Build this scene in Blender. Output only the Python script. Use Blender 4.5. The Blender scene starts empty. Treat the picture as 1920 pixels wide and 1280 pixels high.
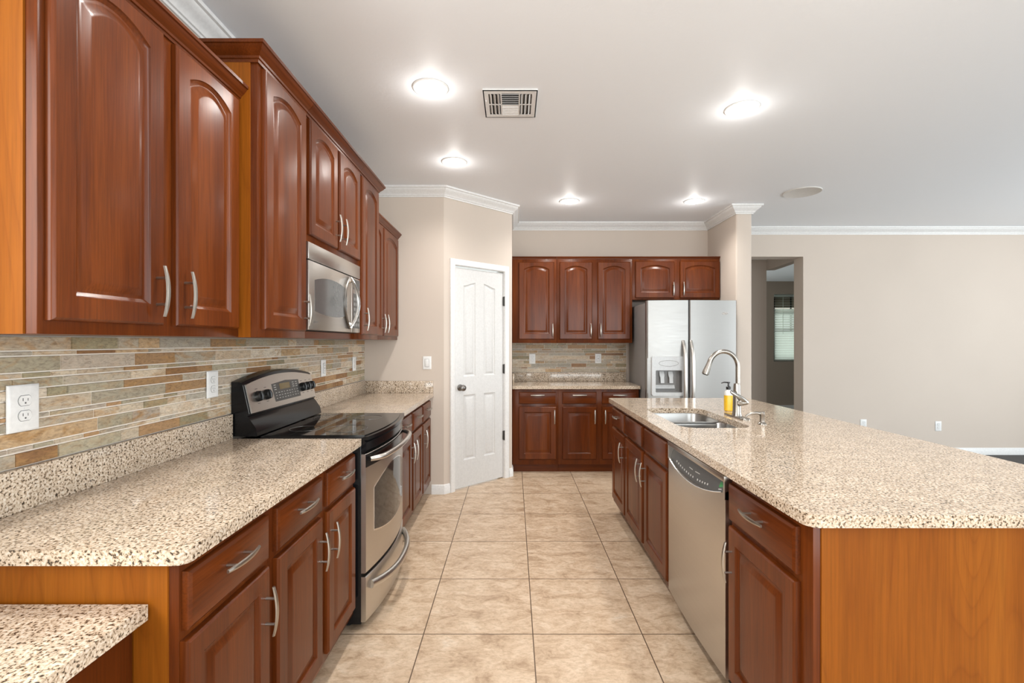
import bpy, bmesh, math, random
from math import pi, sin, cos, radians as R, sqrt, atan2
from mathutils import Vector, Matrix

random.seed(7)
scene = bpy.context.scene
COL = scene.collection

# ------------------------------------------------------------------ camera
EYE = 1.372
F_PX = 880.0
cam_d = bpy.data.cameras.new('camera')
cam = bpy.data.objects.new('camera', cam_d)
COL.objects.link(cam)
cam.location = (0, 0, EYE)
cam.rotation_euler = (pi / 2, 0, 0)
cam_d.sensor_width = 36.0
cam_d.lens = F_PX / 1920 * 36.0
cam_d.shift_x = -2 / 1920
cam_d.shift_y = 1 / 1920
cam_d.clip_start = 0.02
scene.camera = cam

# ------------------------------------------------------------------ world, daylight, exposure
world = bpy.data.worlds.new('sky')
scene.world = world
world.use_nodes = True
bg = world.node_tree.nodes['Background']
bg.inputs[0].default_value = (0.90, 0.97, 0.96, 1)
bg.inputs[1].default_value = 2.2
vs = scene.view_settings
vs.view_transform = 'Standard'
vs.look = 'None'
vs.gamma = 1.0
vs.use_curve_mapping = False
vs.exposure = 0.22

CEIL = 2.765


def area(name, loc, rot, sx, sy, power, col):
    d = bpy.data.lights.new(name, 'AREA')
    d.shape = 'RECTANGLE'
    d.size, d.size_y = sx, sy
    d.energy = power
    d.color = col
    o = bpy.data.objects.new(name, d)
    o.location = loc
    o.rotation_euler = rot
    COL.objects.link(o)
    return o


# daylight coming in at the glazed openings of the rear wall, right wall and the left wall beside the camera
area('daylight_rear', (2.6, -3.10, 1.35), (-pi / 2 - 0.35, 0, pi), 5.2, 2.1, 135, (0.90, 0.96, 1.0))
area('daylight_right', (7.80, 1.6, 1.35), (0, pi / 2 + 0.35, 0), 2.1, 4.6, 165, (0.90, 0.96, 1.0))
area('daylight_left', (-1.27, -0.2, 1.75), (0, -pi / 2, 0), 1.1, 1.8, 42, (1.0, 0.97, 0.92))


# ------------------------------------------------------------------ materials
def mat(name):
    m = bpy.data.materials.new(name)
    m.use_nodes = True
    nt = m.node_tree
    return m, nt, nt.nodes['Principled BSDF']


def N(nt, t, **kw):
    n = nt.nodes.new(t)
    for k, v in kw.items():
        setattr(n, k, v)
    return n


def ramp(nt, stops, interp='LINEAR'):
    r = N(nt, 'ShaderNodeValToRGB')
    cr = r.color_ramp
    cr.interpolation = interp
    while len(cr.elements) < len(stops):
        cr.elements.new(0.5)
    for e, (p, c) in zip(cr.elements, stops):
        e.position = p
        e.color = (c[0], c[1], c[2], 1)
    return r


def coords(nt, scale=(1, 1, 1), rnd=True):
    tc = N(nt, 'ShaderNodeTexCoord')
    mp = N(nt, 'ShaderNodeMapping')
    mp.inputs['Scale'].default_value = scale
    nt.links.new(tc.outputs['Object'], mp.inputs['Vector'])
    if rnd:
        oi = N(nt, 'ShaderNodeObjectInfo')
        mu = N(nt, 'ShaderNodeMath', operation='MULTIPLY')
        mu.inputs[1].default_value = 37.0
        nt.links.new(oi.outputs['Random'], mu.inputs[0])
        cb = N(nt, 'ShaderNodeCombineXYZ')
        for i in range(3):
            nt.links.new(mu.outputs[0], cb.inputs[i])
        nt.links.new(cb.outputs[0], mp.inputs['Location'])
    return mp


def noise(nt, vec, scale, detail=4, rough=0.6, dist=0.0):
    n = N(nt, 'ShaderNodeTexNoise')
    n.inputs['Scale'].default_value = scale
    n.inputs['Detail'].default_value = detail
    n.inputs['Roughness'].default_value = rough
    n.inputs['Distortion'].default_value = dist
    nt.links.new(vec, n.inputs['Vector'])
    return n


def mixc(nt, fac, a, b, blend='MIX'):
    m = N(nt, 'ShaderNodeMix', data_type='RGBA', blend_type=blend)
    for sock, val in ((m.inputs[0], fac), (m.inputs[6], a), (m.inputs[7], b)):
        if hasattr(val, 'links'):
            nt.links.new(val, sock)
        else:
            sock.default_value = val if not isinstance(val, tuple) else (*val[:3], 1)
    return m.outputs[2]


def bump(nt, p, h, strength, dist=0.002):
    b = N(nt, 'ShaderNodeBump')
    b.inputs['Strength'].default_value = strength
    b.inputs['Distance'].default_value = dist
    nt.links.new(h, b.inputs['Height'])
    nt.links.new(b.outputs[0], p.inputs['Normal'])


def plain(name, col, rough=0.5, metal=0.0, coat=0.0, bumpy=0.0, spec=0.5):
    m, nt, p = mat(name)
    p.inputs['Specular IOR Level'].default_value = spec
    mp = coords(nt)
    n = noise(nt, mp.outputs[0], 60, 3)
    r = ramp(nt, [(0.3, tuple(c * 0.94 for c in col)), (0.7, tuple(min(1, c * 1.04) for c in col))])
    nt.links.new(n.outputs[0], r.inputs[0])
    nt.links.new(r.outputs[0], p.inputs['Base Color'])
    p.inputs['Roughness'].default_value = rough
    p.inputs['Metallic'].default_value = metal
    p.inputs['Coat Weight'].default_value = coat
    if bumpy:
        bump(nt, p, n.outputs[0], bumpy)
    return m


def wood(name, dark, mid, light, axis='z', rough=0.30, coat=0.16, grain=1.0, figure=False):
    m, nt, p = mat(name)
    sc = (9, 9, 0.7) if axis == 'z' else (0.7, 9, 9)
    mp = coords(nt, sc)
    n1 = noise(nt, mp.outputs[0], 1.1, 3, 0.5, 0.5)
    fine = (160, 160, 5) if axis == 'z' else (5, 160, 160)
    mp2 = coords(nt, fine)
    n2 = noise(nt, mp2.outputs[0], 1.0, 5, 0.65)
    r1 = ramp(nt, [(0.28, dark), (0.5, mid), (0.74, light)])
    nt.links.new(n1.outputs[0], r1.inputs[0])
    r2 = ramp(nt, [(0.35, (1 - 0.3 * grain,) * 3), (0.6, (1.0, 1.0, 1.0))])
    nt.links.new(n2.outputs[0], r2.inputs[0])
    c = mixc(nt, 1.0, r1.outputs[0], r2.outputs[0], 'MULTIPLY')
    if figure:   # cathedral grain of the veneer: contour lines of a long soft noise
        mp3 = coords(nt, (4.2, 4.2, 0.55))
        f = noise(nt, mp3.outputs[0], 1.0, 1.5, 0.4, 0.15)
        mul = N(nt, 'ShaderNodeMath', operation='MULTIPLY')
        mul.inputs[1].default_value = 26.0
        nt.links.new(f.outputs[0], mul.inputs[0])
        fr_ = N(nt, 'ShaderNodeMath', operation='FRACT')
        nt.links.new(mul.outputs[0], fr_.inputs[0])
        r3 = ramp(nt, [(0.0, (0.80, 0.72, 0.66)), (0.10, (0.92, 0.89, 0.86)), (0.45, (1, 1, 1)), (0.9, (1, 1, 1)), (1.0, (0.86, 0.80, 0.75))])
        nt.links.new(fr_.outputs[0], r3.inputs[0])
        c = mixc(nt, 0.65, c, r3.outputs[0], 'MULTIPLY')
    nt.links.new(c, p.inputs['Base Color'])
    p.inputs['Roughness'].default_value = rough
    p.inputs['Coat Weight'].default_value = coat
    p.inputs['Coat Roughness'].default_value = 0.17
    p.inputs['Specular IOR Level'].default_value = 0.16
    return m


CHERRY = wood('cherry_wood', (0.086, 0.0175, 0.0028), (0.122, 0.0265, 0.0042), (0.172, 0.041, 0.0066))
CHERRY_H = wood('cherry_wood_horizontal', (0.084, 0.0172, 0.0028), (0.118, 0.0255, 0.0042), (0.160, 0.037, 0.0066), axis='x')
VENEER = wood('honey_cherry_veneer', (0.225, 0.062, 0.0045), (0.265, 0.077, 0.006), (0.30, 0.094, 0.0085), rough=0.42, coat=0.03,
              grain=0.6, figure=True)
NICKEL = plain('brushed_nickel', (0.47, 0.44, 0.40), 0.32, 1.0)
FAUCET = plain('faucet_brushed_nickel', (0.34, 0.315, 0.285), 0.27, 1.0)
CHROME = plain('polished_chrome', (0.78, 0.78, 0.78), 0.12, 1.0)


def granite(name):
    m, nt, p = mat(name)
    mp = coords(nt, rnd=False)
    v = noise(nt, mp.outputs[0], 150, 3, 0.55, 0.4)
    r = ramp(nt, [(0.345, (0.040, 0.032, 0.025)), (0.39, (0.15, 0.105, 0.07)), (0.43, (0.38, 0.29, 0.205)), (0.475, (0.555, 0.455, 0.35)),
                  (0.56, (0.635, 0.535, 0.425)), (0.66, (0.75, 0.70, 0.63))])
    nt.links.new(v.outputs[0], r.inputs[0])
    n2 = noise(nt, mp.outputs[0], 14, 4)
    r2 = ramp(nt, [(0.35, (0.86, 0.83, 0.80)), (0.65, (1.06, 1.03, 1.0))])
    nt.links.new(n2.outputs[0], r2.inputs[0])
    c = mixc(nt, 1.0, r.outputs[0], r2.outputs[0], 'MULTIPLY')
    nt.links.new(c, p.inputs['Base Color'])
    p.inputs['Roughness'].default_value = 0.09
    p.inputs['IOR'].default_value = 1.55
    return m


GRANITE = granite('speckled_granite')


def steel(name, col=(0.60, 0.575, 0.54), rough=0.30, axis='x'):
    m, nt, p = mat(name)
    sc = {'x': (1, 90, 90), 'z': (90, 90, 1), 'y': (90, 1, 90)}[axis]
    mp = coords(nt, sc)
    n = noise(nt, mp.outputs[0], 1.0, 3)
    r = ramp(nt, [(0.3, (rough - 0.02,) * 3), (0.7, (rough + 0.03,) * 3)])
    nt.links.new(n.outputs[0], r.inputs[0])
    nt.links.new(r.outputs[0], p.inputs['Roughness'])
    p.inputs['Base Color'].default_value = (*col, 1)
    p.inputs['Metallic'].default_value = 1.0
    return m


STEEL = steel('brushed_stainless')
STEEL_Y = steel('brushed_stainless_side', axis='y')
STEEL_SINK = steel('sink_stainless', (0.40, 0.395, 0.385), 0.30)
FRIDGE_STEEL = steel('fridge_stainless', (0.385, 0.378, 0.366), 0.42, 'x')
FRIDGE_SIDE = plain('grey_painted_steel', (0.20, 0.19, 0.185), 0.4)
BLACK = plain('black_enamel', (0.006, 0.006, 0.007), 0.14, spec=0.25)
BLACK_GLASS = plain('black_glass', (0.006, 0.006, 0.006), 0.04)
BLACK_PLASTIC = plain('black_plastic', (0.012, 0.012, 0.012), 0.28)
DARK = plain('dark_recess', (0.012, 0.008, 0.006), 0.7)
OVEN_GLASS = plain('oven_window_glass', (0.05, 0.046, 0.042), 0.06, 0.35)
MW_GLASS = plain('microwave_window_glass', (0.13, 0.13, 0.128), 0.08, 0.4)
GREY_PLASTIC = plain('pale_grey_plastic', (0.62, 0.64, 0.65), 0.3)
MID_PLASTIC = plain('mid_grey_plastic', (0.22, 0.215, 0.21), 0.35)
PANEL_GREY = plain('charcoal_control_panel', (0.055, 0.053, 0.05), 0.3)
WHITE_PLASTIC = plain('white_plastic', (0.80, 0.80, 0.79), 0.3)
SLOT = plain('slot_shadow_grey', (0.10, 0.10, 0.10), 0.6)
WHITE_PAINT = plain('white_gloss_paint', (0.76, 0.755, 0.745), 0.35)
DOOR_WHITE_DIMMED = plain('white_paint_dimmed', (0.64, 0.635, 0.625), 0.4)  # same white paint as the trim, darkened against strong light on the door
GREEN = plain('green_sticker', (0.04, 0.26, 0.08), 0.5)
BRONZE = plain('dark_bronze_metal', (0.24, 0.225, 0.21), 0.32, 1.0)
HINGE = plain('dark_hinge_metal', (0.10, 0.095, 0.09), 0.4, 1.0)
YELLOW = plain('yellow_liquid_soap', (0.78, 0.47, 0.02), 0.15)
CLEAR = plain('milky_plastic', (0.72, 0.72, 0.70), 0.2)
BROWN_LCD = plain('amber_display', (0.16, 0.105, 0.03), 0.2)
ETCH = plain('pale_print', (0.55, 0.55, 0.53), 0.5)
ETCH_DARK = plain('dark_print', (0.10, 0.09, 0.085), 0.5)
UNDER_SHADE = plain('counter_shadow_brown', (0.10, 0.05, 0.04), 0.6)


def paint(name, col, bs=0.12, scale=90, rough=0.75, bdist=0.002, detail=4):
    m, nt, p = mat(name)
    mp = coords(nt, rnd=False)
    n = noise(nt, mp.outputs[0], scale, detail)
    big = noise(nt, mp.outputs[0], 0.8, 2)
    r = ramp(nt, [(0.3, tuple(c * 0.97 for c in col)), (0.7, tuple(c * 1.02 for c in col))])
    nt.links.new(big.outputs[0], r.inputs[0])
    nt.links.new(r.outputs[0], p.inputs['Base Color'])
    p.inputs['Roughness'].default_value = rough
    bump(nt, p, n.outputs[0], bs, bdist)
    return m


WALL = paint('beige_wall_paint', (0.60, 0.52, 0.45))
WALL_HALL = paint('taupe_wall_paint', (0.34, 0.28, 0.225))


def ceiling_mat():
    m, nt, p = mat('textured_ceiling_paint')
    mp = coords(nt, rnd=False)
    n = noise(nt, mp.outputs[0], 22, 5, 0.55, 0.6)
    r = ramp(nt, [(0.46, (0, 0, 0)), (0.56, (1, 1, 1))])
    nt.links.new(n.outputs[0], r.inputs[0])
    p.inputs['Base Color'].default_value = (0.86, 0.885, 0.92, 1)
    p.inputs['Roughness'].default_value = 0.55
    bump(nt, p, r.outputs[0], 0.09, 0.002)
    return m


CEIL_M = ceiling_mat()


def floor_mat():
    m, nt, p = mat('beige_ceramic_tile')
    tc = N(nt, 'ShaderNodeTexCoord')
    mp = N(nt, 'ShaderNodeMapping')
    T = 0.5135
    mp.inputs['Location'].default_value = (-0.093 + T * 10, -2.206 + T * 10, 0)
    nt.links.new(tc.outputs['Object'], mp.inputs['Vector'])
    b = N(nt, 'ShaderNodeTexBrick')
    b.offset = 0.0
    b.squash = 1.0
    b.inputs['Scale'].default_value = 1.0
    b.inputs['Mortar Size'].default_value = 0.0026
    b.inputs['Mortar Smooth'].default_value = 0.1
    b.inputs['Bias'].default_value = 0
    b.inputs['Brick Width'].default_value = T
    b.inputs['Row Height'].default_value = T
    b.inputs['Color1'].default_value = (0.0, 0.0, 0.0, 1)
    b.inputs['Color2'].default_value = (1, 1, 1, 1)
    b.inputs['Mortar'].default_value = (0.5, 0.5, 0.5, 1)
    nt.links.new(mp.outputs[0], b.inputs['Vector'])
    # every tile shifts the mottling a little so that it breaks at the joints
    sh = N(nt, 'ShaderNodeVectorMath', operation='MULTIPLY_ADD')
    sh.inputs[1].default_value = (7.0, 3.0, 5.0)
    nt.links.new(b.outputs['Color'], sh.inputs[0])
    nt.links.new(tc.outputs['Object'], sh.inputs[2])
    st = N(nt, 'ShaderNodeMapping')
    st.inputs['Scale'].default_value = (0.75, 1.25, 1)
    nt.links.new(sh.outputs[0], st.inputs[0])
    n1 = noise(nt, st.outputs[0], 9, 9, 0.72, 0.7)
    n2 = noise(nt, st.outputs[0], 48, 6, 0.7, 0.3)
    r1 = ramp(nt, [(0.34, (0.40, 0.275, 0.175)), (0.47, (0.56, 0.415, 0.285)), (0.60, (0.66, 0.515, 0.375)), (0.75, (0.70, 0.59, 0.47))])
    nt.links.new(n1.outputs[0], r1.inputs[0])
    r2 = ramp(nt, [(0.36, (0.78, 0.75, 0.71)), (0.55, (1.0, 1.0, 1.0))])
    nt.links.new(n2.outputs[0], r2.inputs[0])
    c = mixc(nt, 0.9, r1.outputs[0], r2.outputs[0], 'MULTIPLY')
    c2 = mixc(nt, b.outputs['Fac'], c, (0.12, 0.075, 0.045))
    nt.links.new(c2, p.inputs['Base Color'])
    p.inputs['Roughness'].default_value = 0.38
    inv = N(nt, 'ShaderNodeMath', operation='SUBTRACT')
    inv.inputs[0].default_value = 1.0
    nt.links.new(b.outputs['Fac'], inv.inputs[1])
    bump(nt, p, inv.outputs[0], 0.5, 0.002)
    return m


TILE = floor_mat()
CARPET = paint('dark_grey_carpet', (0.085, 0.08, 0.078), 0.5, 400, 0.95)
GROUT = paint('pale_grout', (0.80, 0.74, 0.66), 0.2, 300)


def stone_mat(name):
    m, nt, p = mat(name)
    at = N(nt, 'ShaderNodeVertexColor')
    at.layer_name = 'stone'
    mp = coords(nt, (1, 1, 2.5), rnd=False)
    n1 = noise(nt, mp.outputs[0], 9, 6, 0.65, 1.2)
    r1 = ramp(nt, [(0.47, (0, 0, 0)), (0.60, (1, 1, 1))])
    nt.links.new(n1.outputs[0], r1.inputs[0])
    mx = N(nt, 'ShaderNodeMath', operation='MULTIPLY')
    nt.links.new(r1.outputs[0], mx.inputs[0])
    nt.links.new(at.outputs['Alpha'], mx.inputs[1])
    c = mixc(nt, mx.outputs[0], at.outputs['Color'], (0.40, 0.225, 0.085))
    n2 = noise(nt, mp.outputs[0], 55, 6, 0.7, 0.8)
    r2 = ramp(nt, [(0.3, (0.55, 0.52, 0.49)), (0.5, (0.97, 0.97, 0.97)), (0.7, (1.22, 1.2, 1.16))])
    nt.links.new(n2.outputs[0], r2.inputs[0])
    c = mixc(nt, 1.0, c, r2.outputs[0], 'MULTIPLY')
    nt.links.new(c, p.inputs['Base Color'])
    p.inputs['Roughness'].default_value = 0.5
    bump(nt, p, n2.outputs[0], 0.35, 0.003)
    return m


STONE = stone_mat('slate_mosaic_stone')


def emit(name, col, s):
    m, nt, p = mat(name)
    mp = coords(nt)
    g = noise(nt, mp.outputs[0], 3, 1)
    r = ramp(nt, [(0, col), (1, col)])
    nt.links.new(g.outputs[0], r.inputs[0])
    p.inputs['Base Color'].default_value = (0.9, 0.9, 0.88, 1)
    nt.links.new(r.outputs[0], p.inputs['Emission Color'])
    p.inputs['Emission Strength'].default_value = s
    return m


BULB = emit('glowing_bulb', (1.0, 0.96, 0.90), 9.0)


def glass_mat():
    m, nt, p = mat('window_glass')
    p.inputs['Base Color'].default_value = (0.95, 0.98, 0.97, 1)
    p.inputs['Roughness'].default_value = 0.02
    p.inputs['Transmission Weight'].default_value = 1.0
    p.inputs['IOR'].default_value = 1.05
    return m


GLASS = glass_mat()


def blind_mat():
    m, nt, p = mat('white_blind_slat')
    p.inputs['Base Color'].default_value = (0.74, 0.78, 0.74, 1)
    p.inputs['Roughness'].default_value = 0.5
    tr = N(nt, 'ShaderNodeBsdfTranslucent')
    tr.inputs['Color'].default_value = (0.76, 0.79, 0.74, 1)
    ms = N(nt, 'ShaderNodeMixShader')
    ms.inputs[0].default_value = 0.75
    nt.links.new(p.outputs[0], ms.inputs[1])
    nt.links.new(tr.outputs[0], ms.inputs[2])
    nt.links.new(ms.outputs[0], nt.nodes['Material Output'].inputs['Surface'])
    return m


BLIND = blind_mat()


# ------------------------------------------------------------------ mesh helpers
class MB:
    def __init__(self):
        self.bm = bmesh.new()
        self.mats = []

    def mi(self, m):
        if m not in self.mats:
            self.mats.append(m)
        return self.mats.index(m)

    def face(self, vs_, i):
        try:
            f = self.bm.faces.new(vs_)
            f.material_index = i
            return f
        except ValueError:
            return None

    def box(self, lo, hi, m, bev=0.0, seg=2, M=None):
        i = self.mi(m)
        lo, hi = Vector(lo), Vector(hi)
        c, s = (lo + hi) / 2, hi - lo
        T = Matrix.Translation(c) @ Matrix.Diagonal((abs(s.x), abs(s.y), abs(s.z), 1))
        if M is not None:
            T = M @ T
        g = bmesh.ops.create_cube(self.bm, size=1.0, matrix=T)
        fs = set(f for v in g['verts'] for f in v.link_faces)
        for f in fs:
            f.material_index = i
        if bev > 0:
            es = list(set(e for v in g['verts'] for e in v.link_edges))
            r = bmesh.ops.bevel(self.bm, geom=es, offset=bev, segments=seg, affect='EDGES', profile=0.5, clamp_overlap=True)
            for f in r['faces']:
                f.material_index = i
        return self

    def loops(self, loops, m, closed=True, cap0=True, cap1=True):
        i = self.mi(m)
        vl = [[self.bm.verts.new(p) for p in lp] for lp in loops]
        n = len(vl[0])
        for a, b in zip(vl, vl[1:]):
            for k in range(n if closed else n - 1):
                self.face([a[k], a[(k + 1) % n], b[(k + 1) % n], b[k]], i)
        if cap0:
            self.face(vl[0][::-1], i)
        if cap1:
            self.face(vl[-1], i)
        return vl

    def tube(self, pts, r, m, n=10, cap=True, flat=None):
        pts = [Vector(p) for p in pts]
        if not isinstance(r, (list, tuple)):
            r = [r] * len(pts)
        t0 = (pts[1] - pts[0]).normalized()
        up = Vector((0, 0, 1)) if abs(t0.z) < 0.9 else Vector((1, 0, 0))
        u = t0.cross(up).normalized()
        rings = []
        for k, p in enumerate(pts):
            t = (pts[min(k + 1, len(pts) - 1)] - pts[max(k - 1, 0)]).normalized()
            u = (u - t * u.dot(t)).normalized()
            w = t.cross(u)
            fu, fw = (1, 1) if flat is None else flat
            rings.append([p + (u * cos(2 * pi * j / n) * fu + w * sin(2 * pi * j / n) * fw) * r[k] for j in range(n)])
        self.loops(rings, m, True, cap, cap)
        return self

    def cyl(self, p0, p1, r, m, n=16, r1=None):
        return self.tube([p0, p1], [r, r if r1 is None else r1], m, n)

    def lathe(self, prof, c, m, axis=(0, 0, 1), n=24, cap0=True, cap1=True):
        c = Vector(c)
        a = Vector(axis).normalized()
        q = Vector((0, 0, 1)).rotation_difference(a)
        rings = []
        for rr, z in prof:
            rings.append([c + q @ Vector((rr * cos(2 * pi * j / n), rr * sin(2 * pi * j / n), z)) for j in range(n)])
        self.loops(rings, m, True, cap0, cap1)
        return self

    def prism(self, poly, a0, a1, m, plane='xy'):
        def P(p, a):
            return {'xy': (p[0], p[1], a), 'xz': (p[0], a, p[1]), 'yz': (a, p[0], p[1])}[plane]
        self.loops([[P(p, a0) for p in poly], [P(p, a1) for p in poly]], m)
        return self

    def plate(self, outer, holes, a0, a1, m, plane='xy'):
        i = self.mi(m)

        def P(p, a):
            return {'xy': (p[0], p[1], a), 'xz': (p[0], a, p[1]), 'yz': (a, p[0], p[1])}[plane]
        lay = []
        for a in (a0, a1):
            edges, rings = [], []
            for lp in [outer] + holes:
                vv = [self.bm.verts.new(P(p, a)) for p in lp]
                rings.append(vv)
                edges += [self.bm.edges.new((vv[k], vv[(k + 1) % len(vv)])) for k in range(len(vv))]
            r = bmesh.ops.triangle_fill(self.bm, edges=edges, use_beauty=True)
            for g in r['geom']:
                if isinstance(g, bmesh.types.BMFace):
                    g.material_index = i
            lay.append(rings)
        for ra, rb in zip(*lay):
            for k in range(len(ra)):
                self.face([ra[k], ra[(k + 1) % len(ra)], rb[(k + 1) % len(ra)], rb[k]], i)
        return self

    def build(self, name, parent=None, loc=(0, 0, 0), rotz=0, angle=32, recalc=True):
        if recalc:
            bmesh.ops.recalc_face_normals(self.bm, faces=self.bm.faces[:])
        me = bpy.data.meshes.new(name)
        self.bm.to_mesh(me)
        self.bm.free()
        for m in self.mats:
            me.materials.append(m)
        me.shade_smooth()
        me.set_sharp_from_angle(angle=R(angle))
        o = bpy.data.objects.new(name, me)
        COL.objects.link(o)
        o.location = loc
        o.rotation_euler = (0, 0, rotz)
        if parent is not None:
            o.parent = parent
        return o


def thing(name, label, cat, loc=(0, 0, 0), rotz=0, group=None):
    o = bpy.data.objects.new(name, None)
    o.empty_display_size = 0.05
    COL.objects.link(o)
    o.location = loc
    o.rotation_euler = (0, 0, rotz)
    return tag(o, label, cat, group)


def tag(o, label, cat, group=None):
    o['label'] = label
    o['category'] = cat
    if group:
        o['group'] = group
    return o


def struct(o):
    o['kind'] = 'structure'
    return o


def copy_tree(o, parent=None):
    c = o.copy()
    COL.objects.link(c)
    if parent is not None:
        c.parent = parent
    for ch in list(o.children):
        copy_tree(ch, c)
    return c


def rrect(x0, x1, y0, y1, r, n=6):
    pts = []
    for cx, cy, a0 in ((x1 - r, y0 + r, -pi / 2), (x1 - r, y1 - r, 0), (x0 + r, y1 - r, pi / 2), (x0 + r, y0 + r, pi)):
        for k in range(n + 1):
            a = a0 + pi / 2 * k / n
            pts.append((cx + r * cos(a), cy + r * sin(a)))
    return pts


def offset_path(path, d):
    """shift a polyline sideways to its right by d, mitred at the corners"""
    out = []
    P = [Vector(p) for p in path]
    for k, p in enumerate(P):
        ns = []
        for a, b in ((k - 1, k), (k, k + 1)):
            if a >= 0 and b < len(P):
                t = (P[b] - P[a]).normalized()
                ns.append(Vector((t.y, -t.x)))
        if len(ns) == 1:
            out.append(p + ns[0] * d)
        else:
            b = (ns[0] + ns[1]).normalized()
            out.append(p + b * (d / max(0.3, b.dot(ns[0]))))
    return out


def sweep(mb, path, prof, z0, m):
    """run a moulding profile [(out, up)] along a plan path; 'out' is to the right of travel"""
    cols = [offset_path(path, o) for o, _ in prof]
    loops = []
    for k in range(len(path)):
        loops.append([(cols[j][k].x, cols[j][k].y, z0 + prof[j][1]) for j in range(len(prof))])
    mb.loops(loops, m)
    return mb


# ------------------------------------------------------------------ the room
LX = -1.35                       # left wall
RX = 8.2                         # right wall, out of frame
RY = -3.5                        # rear wall, behind the camera
END_Y = 4.24                     # wall at the end of the left run
P0, P1 = Vector((-0.625, END_Y)), Vector((-0.012, 4.81))   # the angled pantry wall
BACK_Y = 5.50
COLX0, COLX1, COL_Y = 2.282, 2.444, 4.80
FAR_Y = 5.72

mb = MB()
mb.box((-1.6, RY - 0.1, -0.1), (2.5, 5.7, 0.0), TILE)
struct(mb.build('floor'))
mb = MB()
mb.box((2.502, RY - 0.1, -0.1), (RX + 0.1, 10.0, 0.0), CARPET)
struct(mb.build('floor'))

mb = MB()
mb.box((-1.6, RY - 0.1, CEIL), (RX + 0.1, 5.91, CEIL + 0.1), CEIL_M)
struct(mb.build('ceiling'))

# left wall with the window beside the camera
mb = MB()
mb.plate([(RY, 0), (5.6, 0), (5.6, CEIL), (RY, CEIL)], [[(-1.15, 1.15), (0.75, 1.15), (0.75, 2.35), (-1.15, 2.35)]], LX - 0.12, LX, WALL, 'yz')
struct(mb.build('wall_left'))
mb = MB()
mb.plate([(-1.6, 0), (RX, 0), (RX, CEIL), (-1.6, CEIL)], [[(0.0, 0.25), (5.2, 0.25), (5.2, 2.45), (0.0, 2.45)]], RY - 0.12, RY, WALL, 'xz')
struct(mb.build('wall_rear'))
mb = MB()
mb.plate([(RY, 0), (10.0, 0), (10.0, CEIL), (RY, CEIL)], [[(-0.75, 0.25), (3.95, 0.25), (3.95, 2.45), (-0.75, 2.45)]], RX, RX + 0.12, WALL, 'yz')
struct(mb.build('wall_right'))

mb = MB()
mb.box((LX, END_Y, 0), (P0.x, END_Y + 0.1, CEIL), WALL)
struct(mb.build('wall_end'))
ang = atan2(P1.y - P0.y, P1.x - P0.x)
PL = (P1 - P0).length
DOOR0, DOOR1, DOORH = 0.118, 0.732, 2.083
mb = MB()
mb.plate([(0, 0), (DOOR0, 0), (DOOR0, DOORH), (DOOR1, DOORH), (DOOR1, 0), (PL, 0), (PL, CEIL), (0, CEIL)], [], 0, 0.1, WALL, 'xz')
struct(mb.build('wall_pantry', loc=(P0.x, P0.y, 0), rotz=ang))
mb = MB()
mb.box((P1.x - 0.1, P1.y, 0), (P1.x, BACK_Y + 0.1, CEIL), WALL)
struct(mb.build('wall_side'))
mb = MB()
mb.box((P1.x, BACK_Y, 0), (COLX0, BACK_Y + 0.1, CEIL), WALL)
struct(mb.build('wall_back'))
mb = MB()
mb.box((COLX0, COL_Y, 0), (COLX1, FAR_Y + 0.19, CEIL), WALL, 0.018, 4)
struct(mb.build('wall_wing'))
OPX, OPZ = 3.536, 2.412
mb = MB()
mb.plate([(COLX1, OPZ), (OPX, OPZ), (OPX, 0), (RX, 0), (RX, CEIL), (COLX1, CEIL)], [], FAR_Y, FAR_Y + 0.19, WALL, 'xz')
struct(mb.build('wall_far'))

# hallway and the room beyond the opening
mb = MB()
mb.box((2.0, 7.0, 0), (3.78, 7.12, 2.6), WALL)
struct(mb.build('wall_hall_back'))
mb = MB()
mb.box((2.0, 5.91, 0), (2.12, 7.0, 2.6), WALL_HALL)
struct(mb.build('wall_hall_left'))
mb = MB()
mb.box((2.0, 5.91, 2.6), (RX, 10.0, 2.7), CEIL_M)
struct(mb.build('ceiling'))
mb = MB()
mb.prism([(3.66, 5.92), (3.78, 5.92), (3.90, 7.0), (3.78, 7.0)], 2.44, 2.6, WALL)
struct(mb.build('trim_3'))
W0, W1, WZ0, WZ1 = 5.28, 6.05, 0.98, 2.34
mb = MB()
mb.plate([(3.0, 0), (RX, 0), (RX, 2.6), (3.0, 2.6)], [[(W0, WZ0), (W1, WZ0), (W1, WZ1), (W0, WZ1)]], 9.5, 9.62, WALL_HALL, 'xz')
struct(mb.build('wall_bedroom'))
mb = MB()
mb.box((3.0, 9.48, 0), (RX, 9.498, 0.095), WHITE_PAINT)
struct(mb.build('baseboard_bedroom'))

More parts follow.
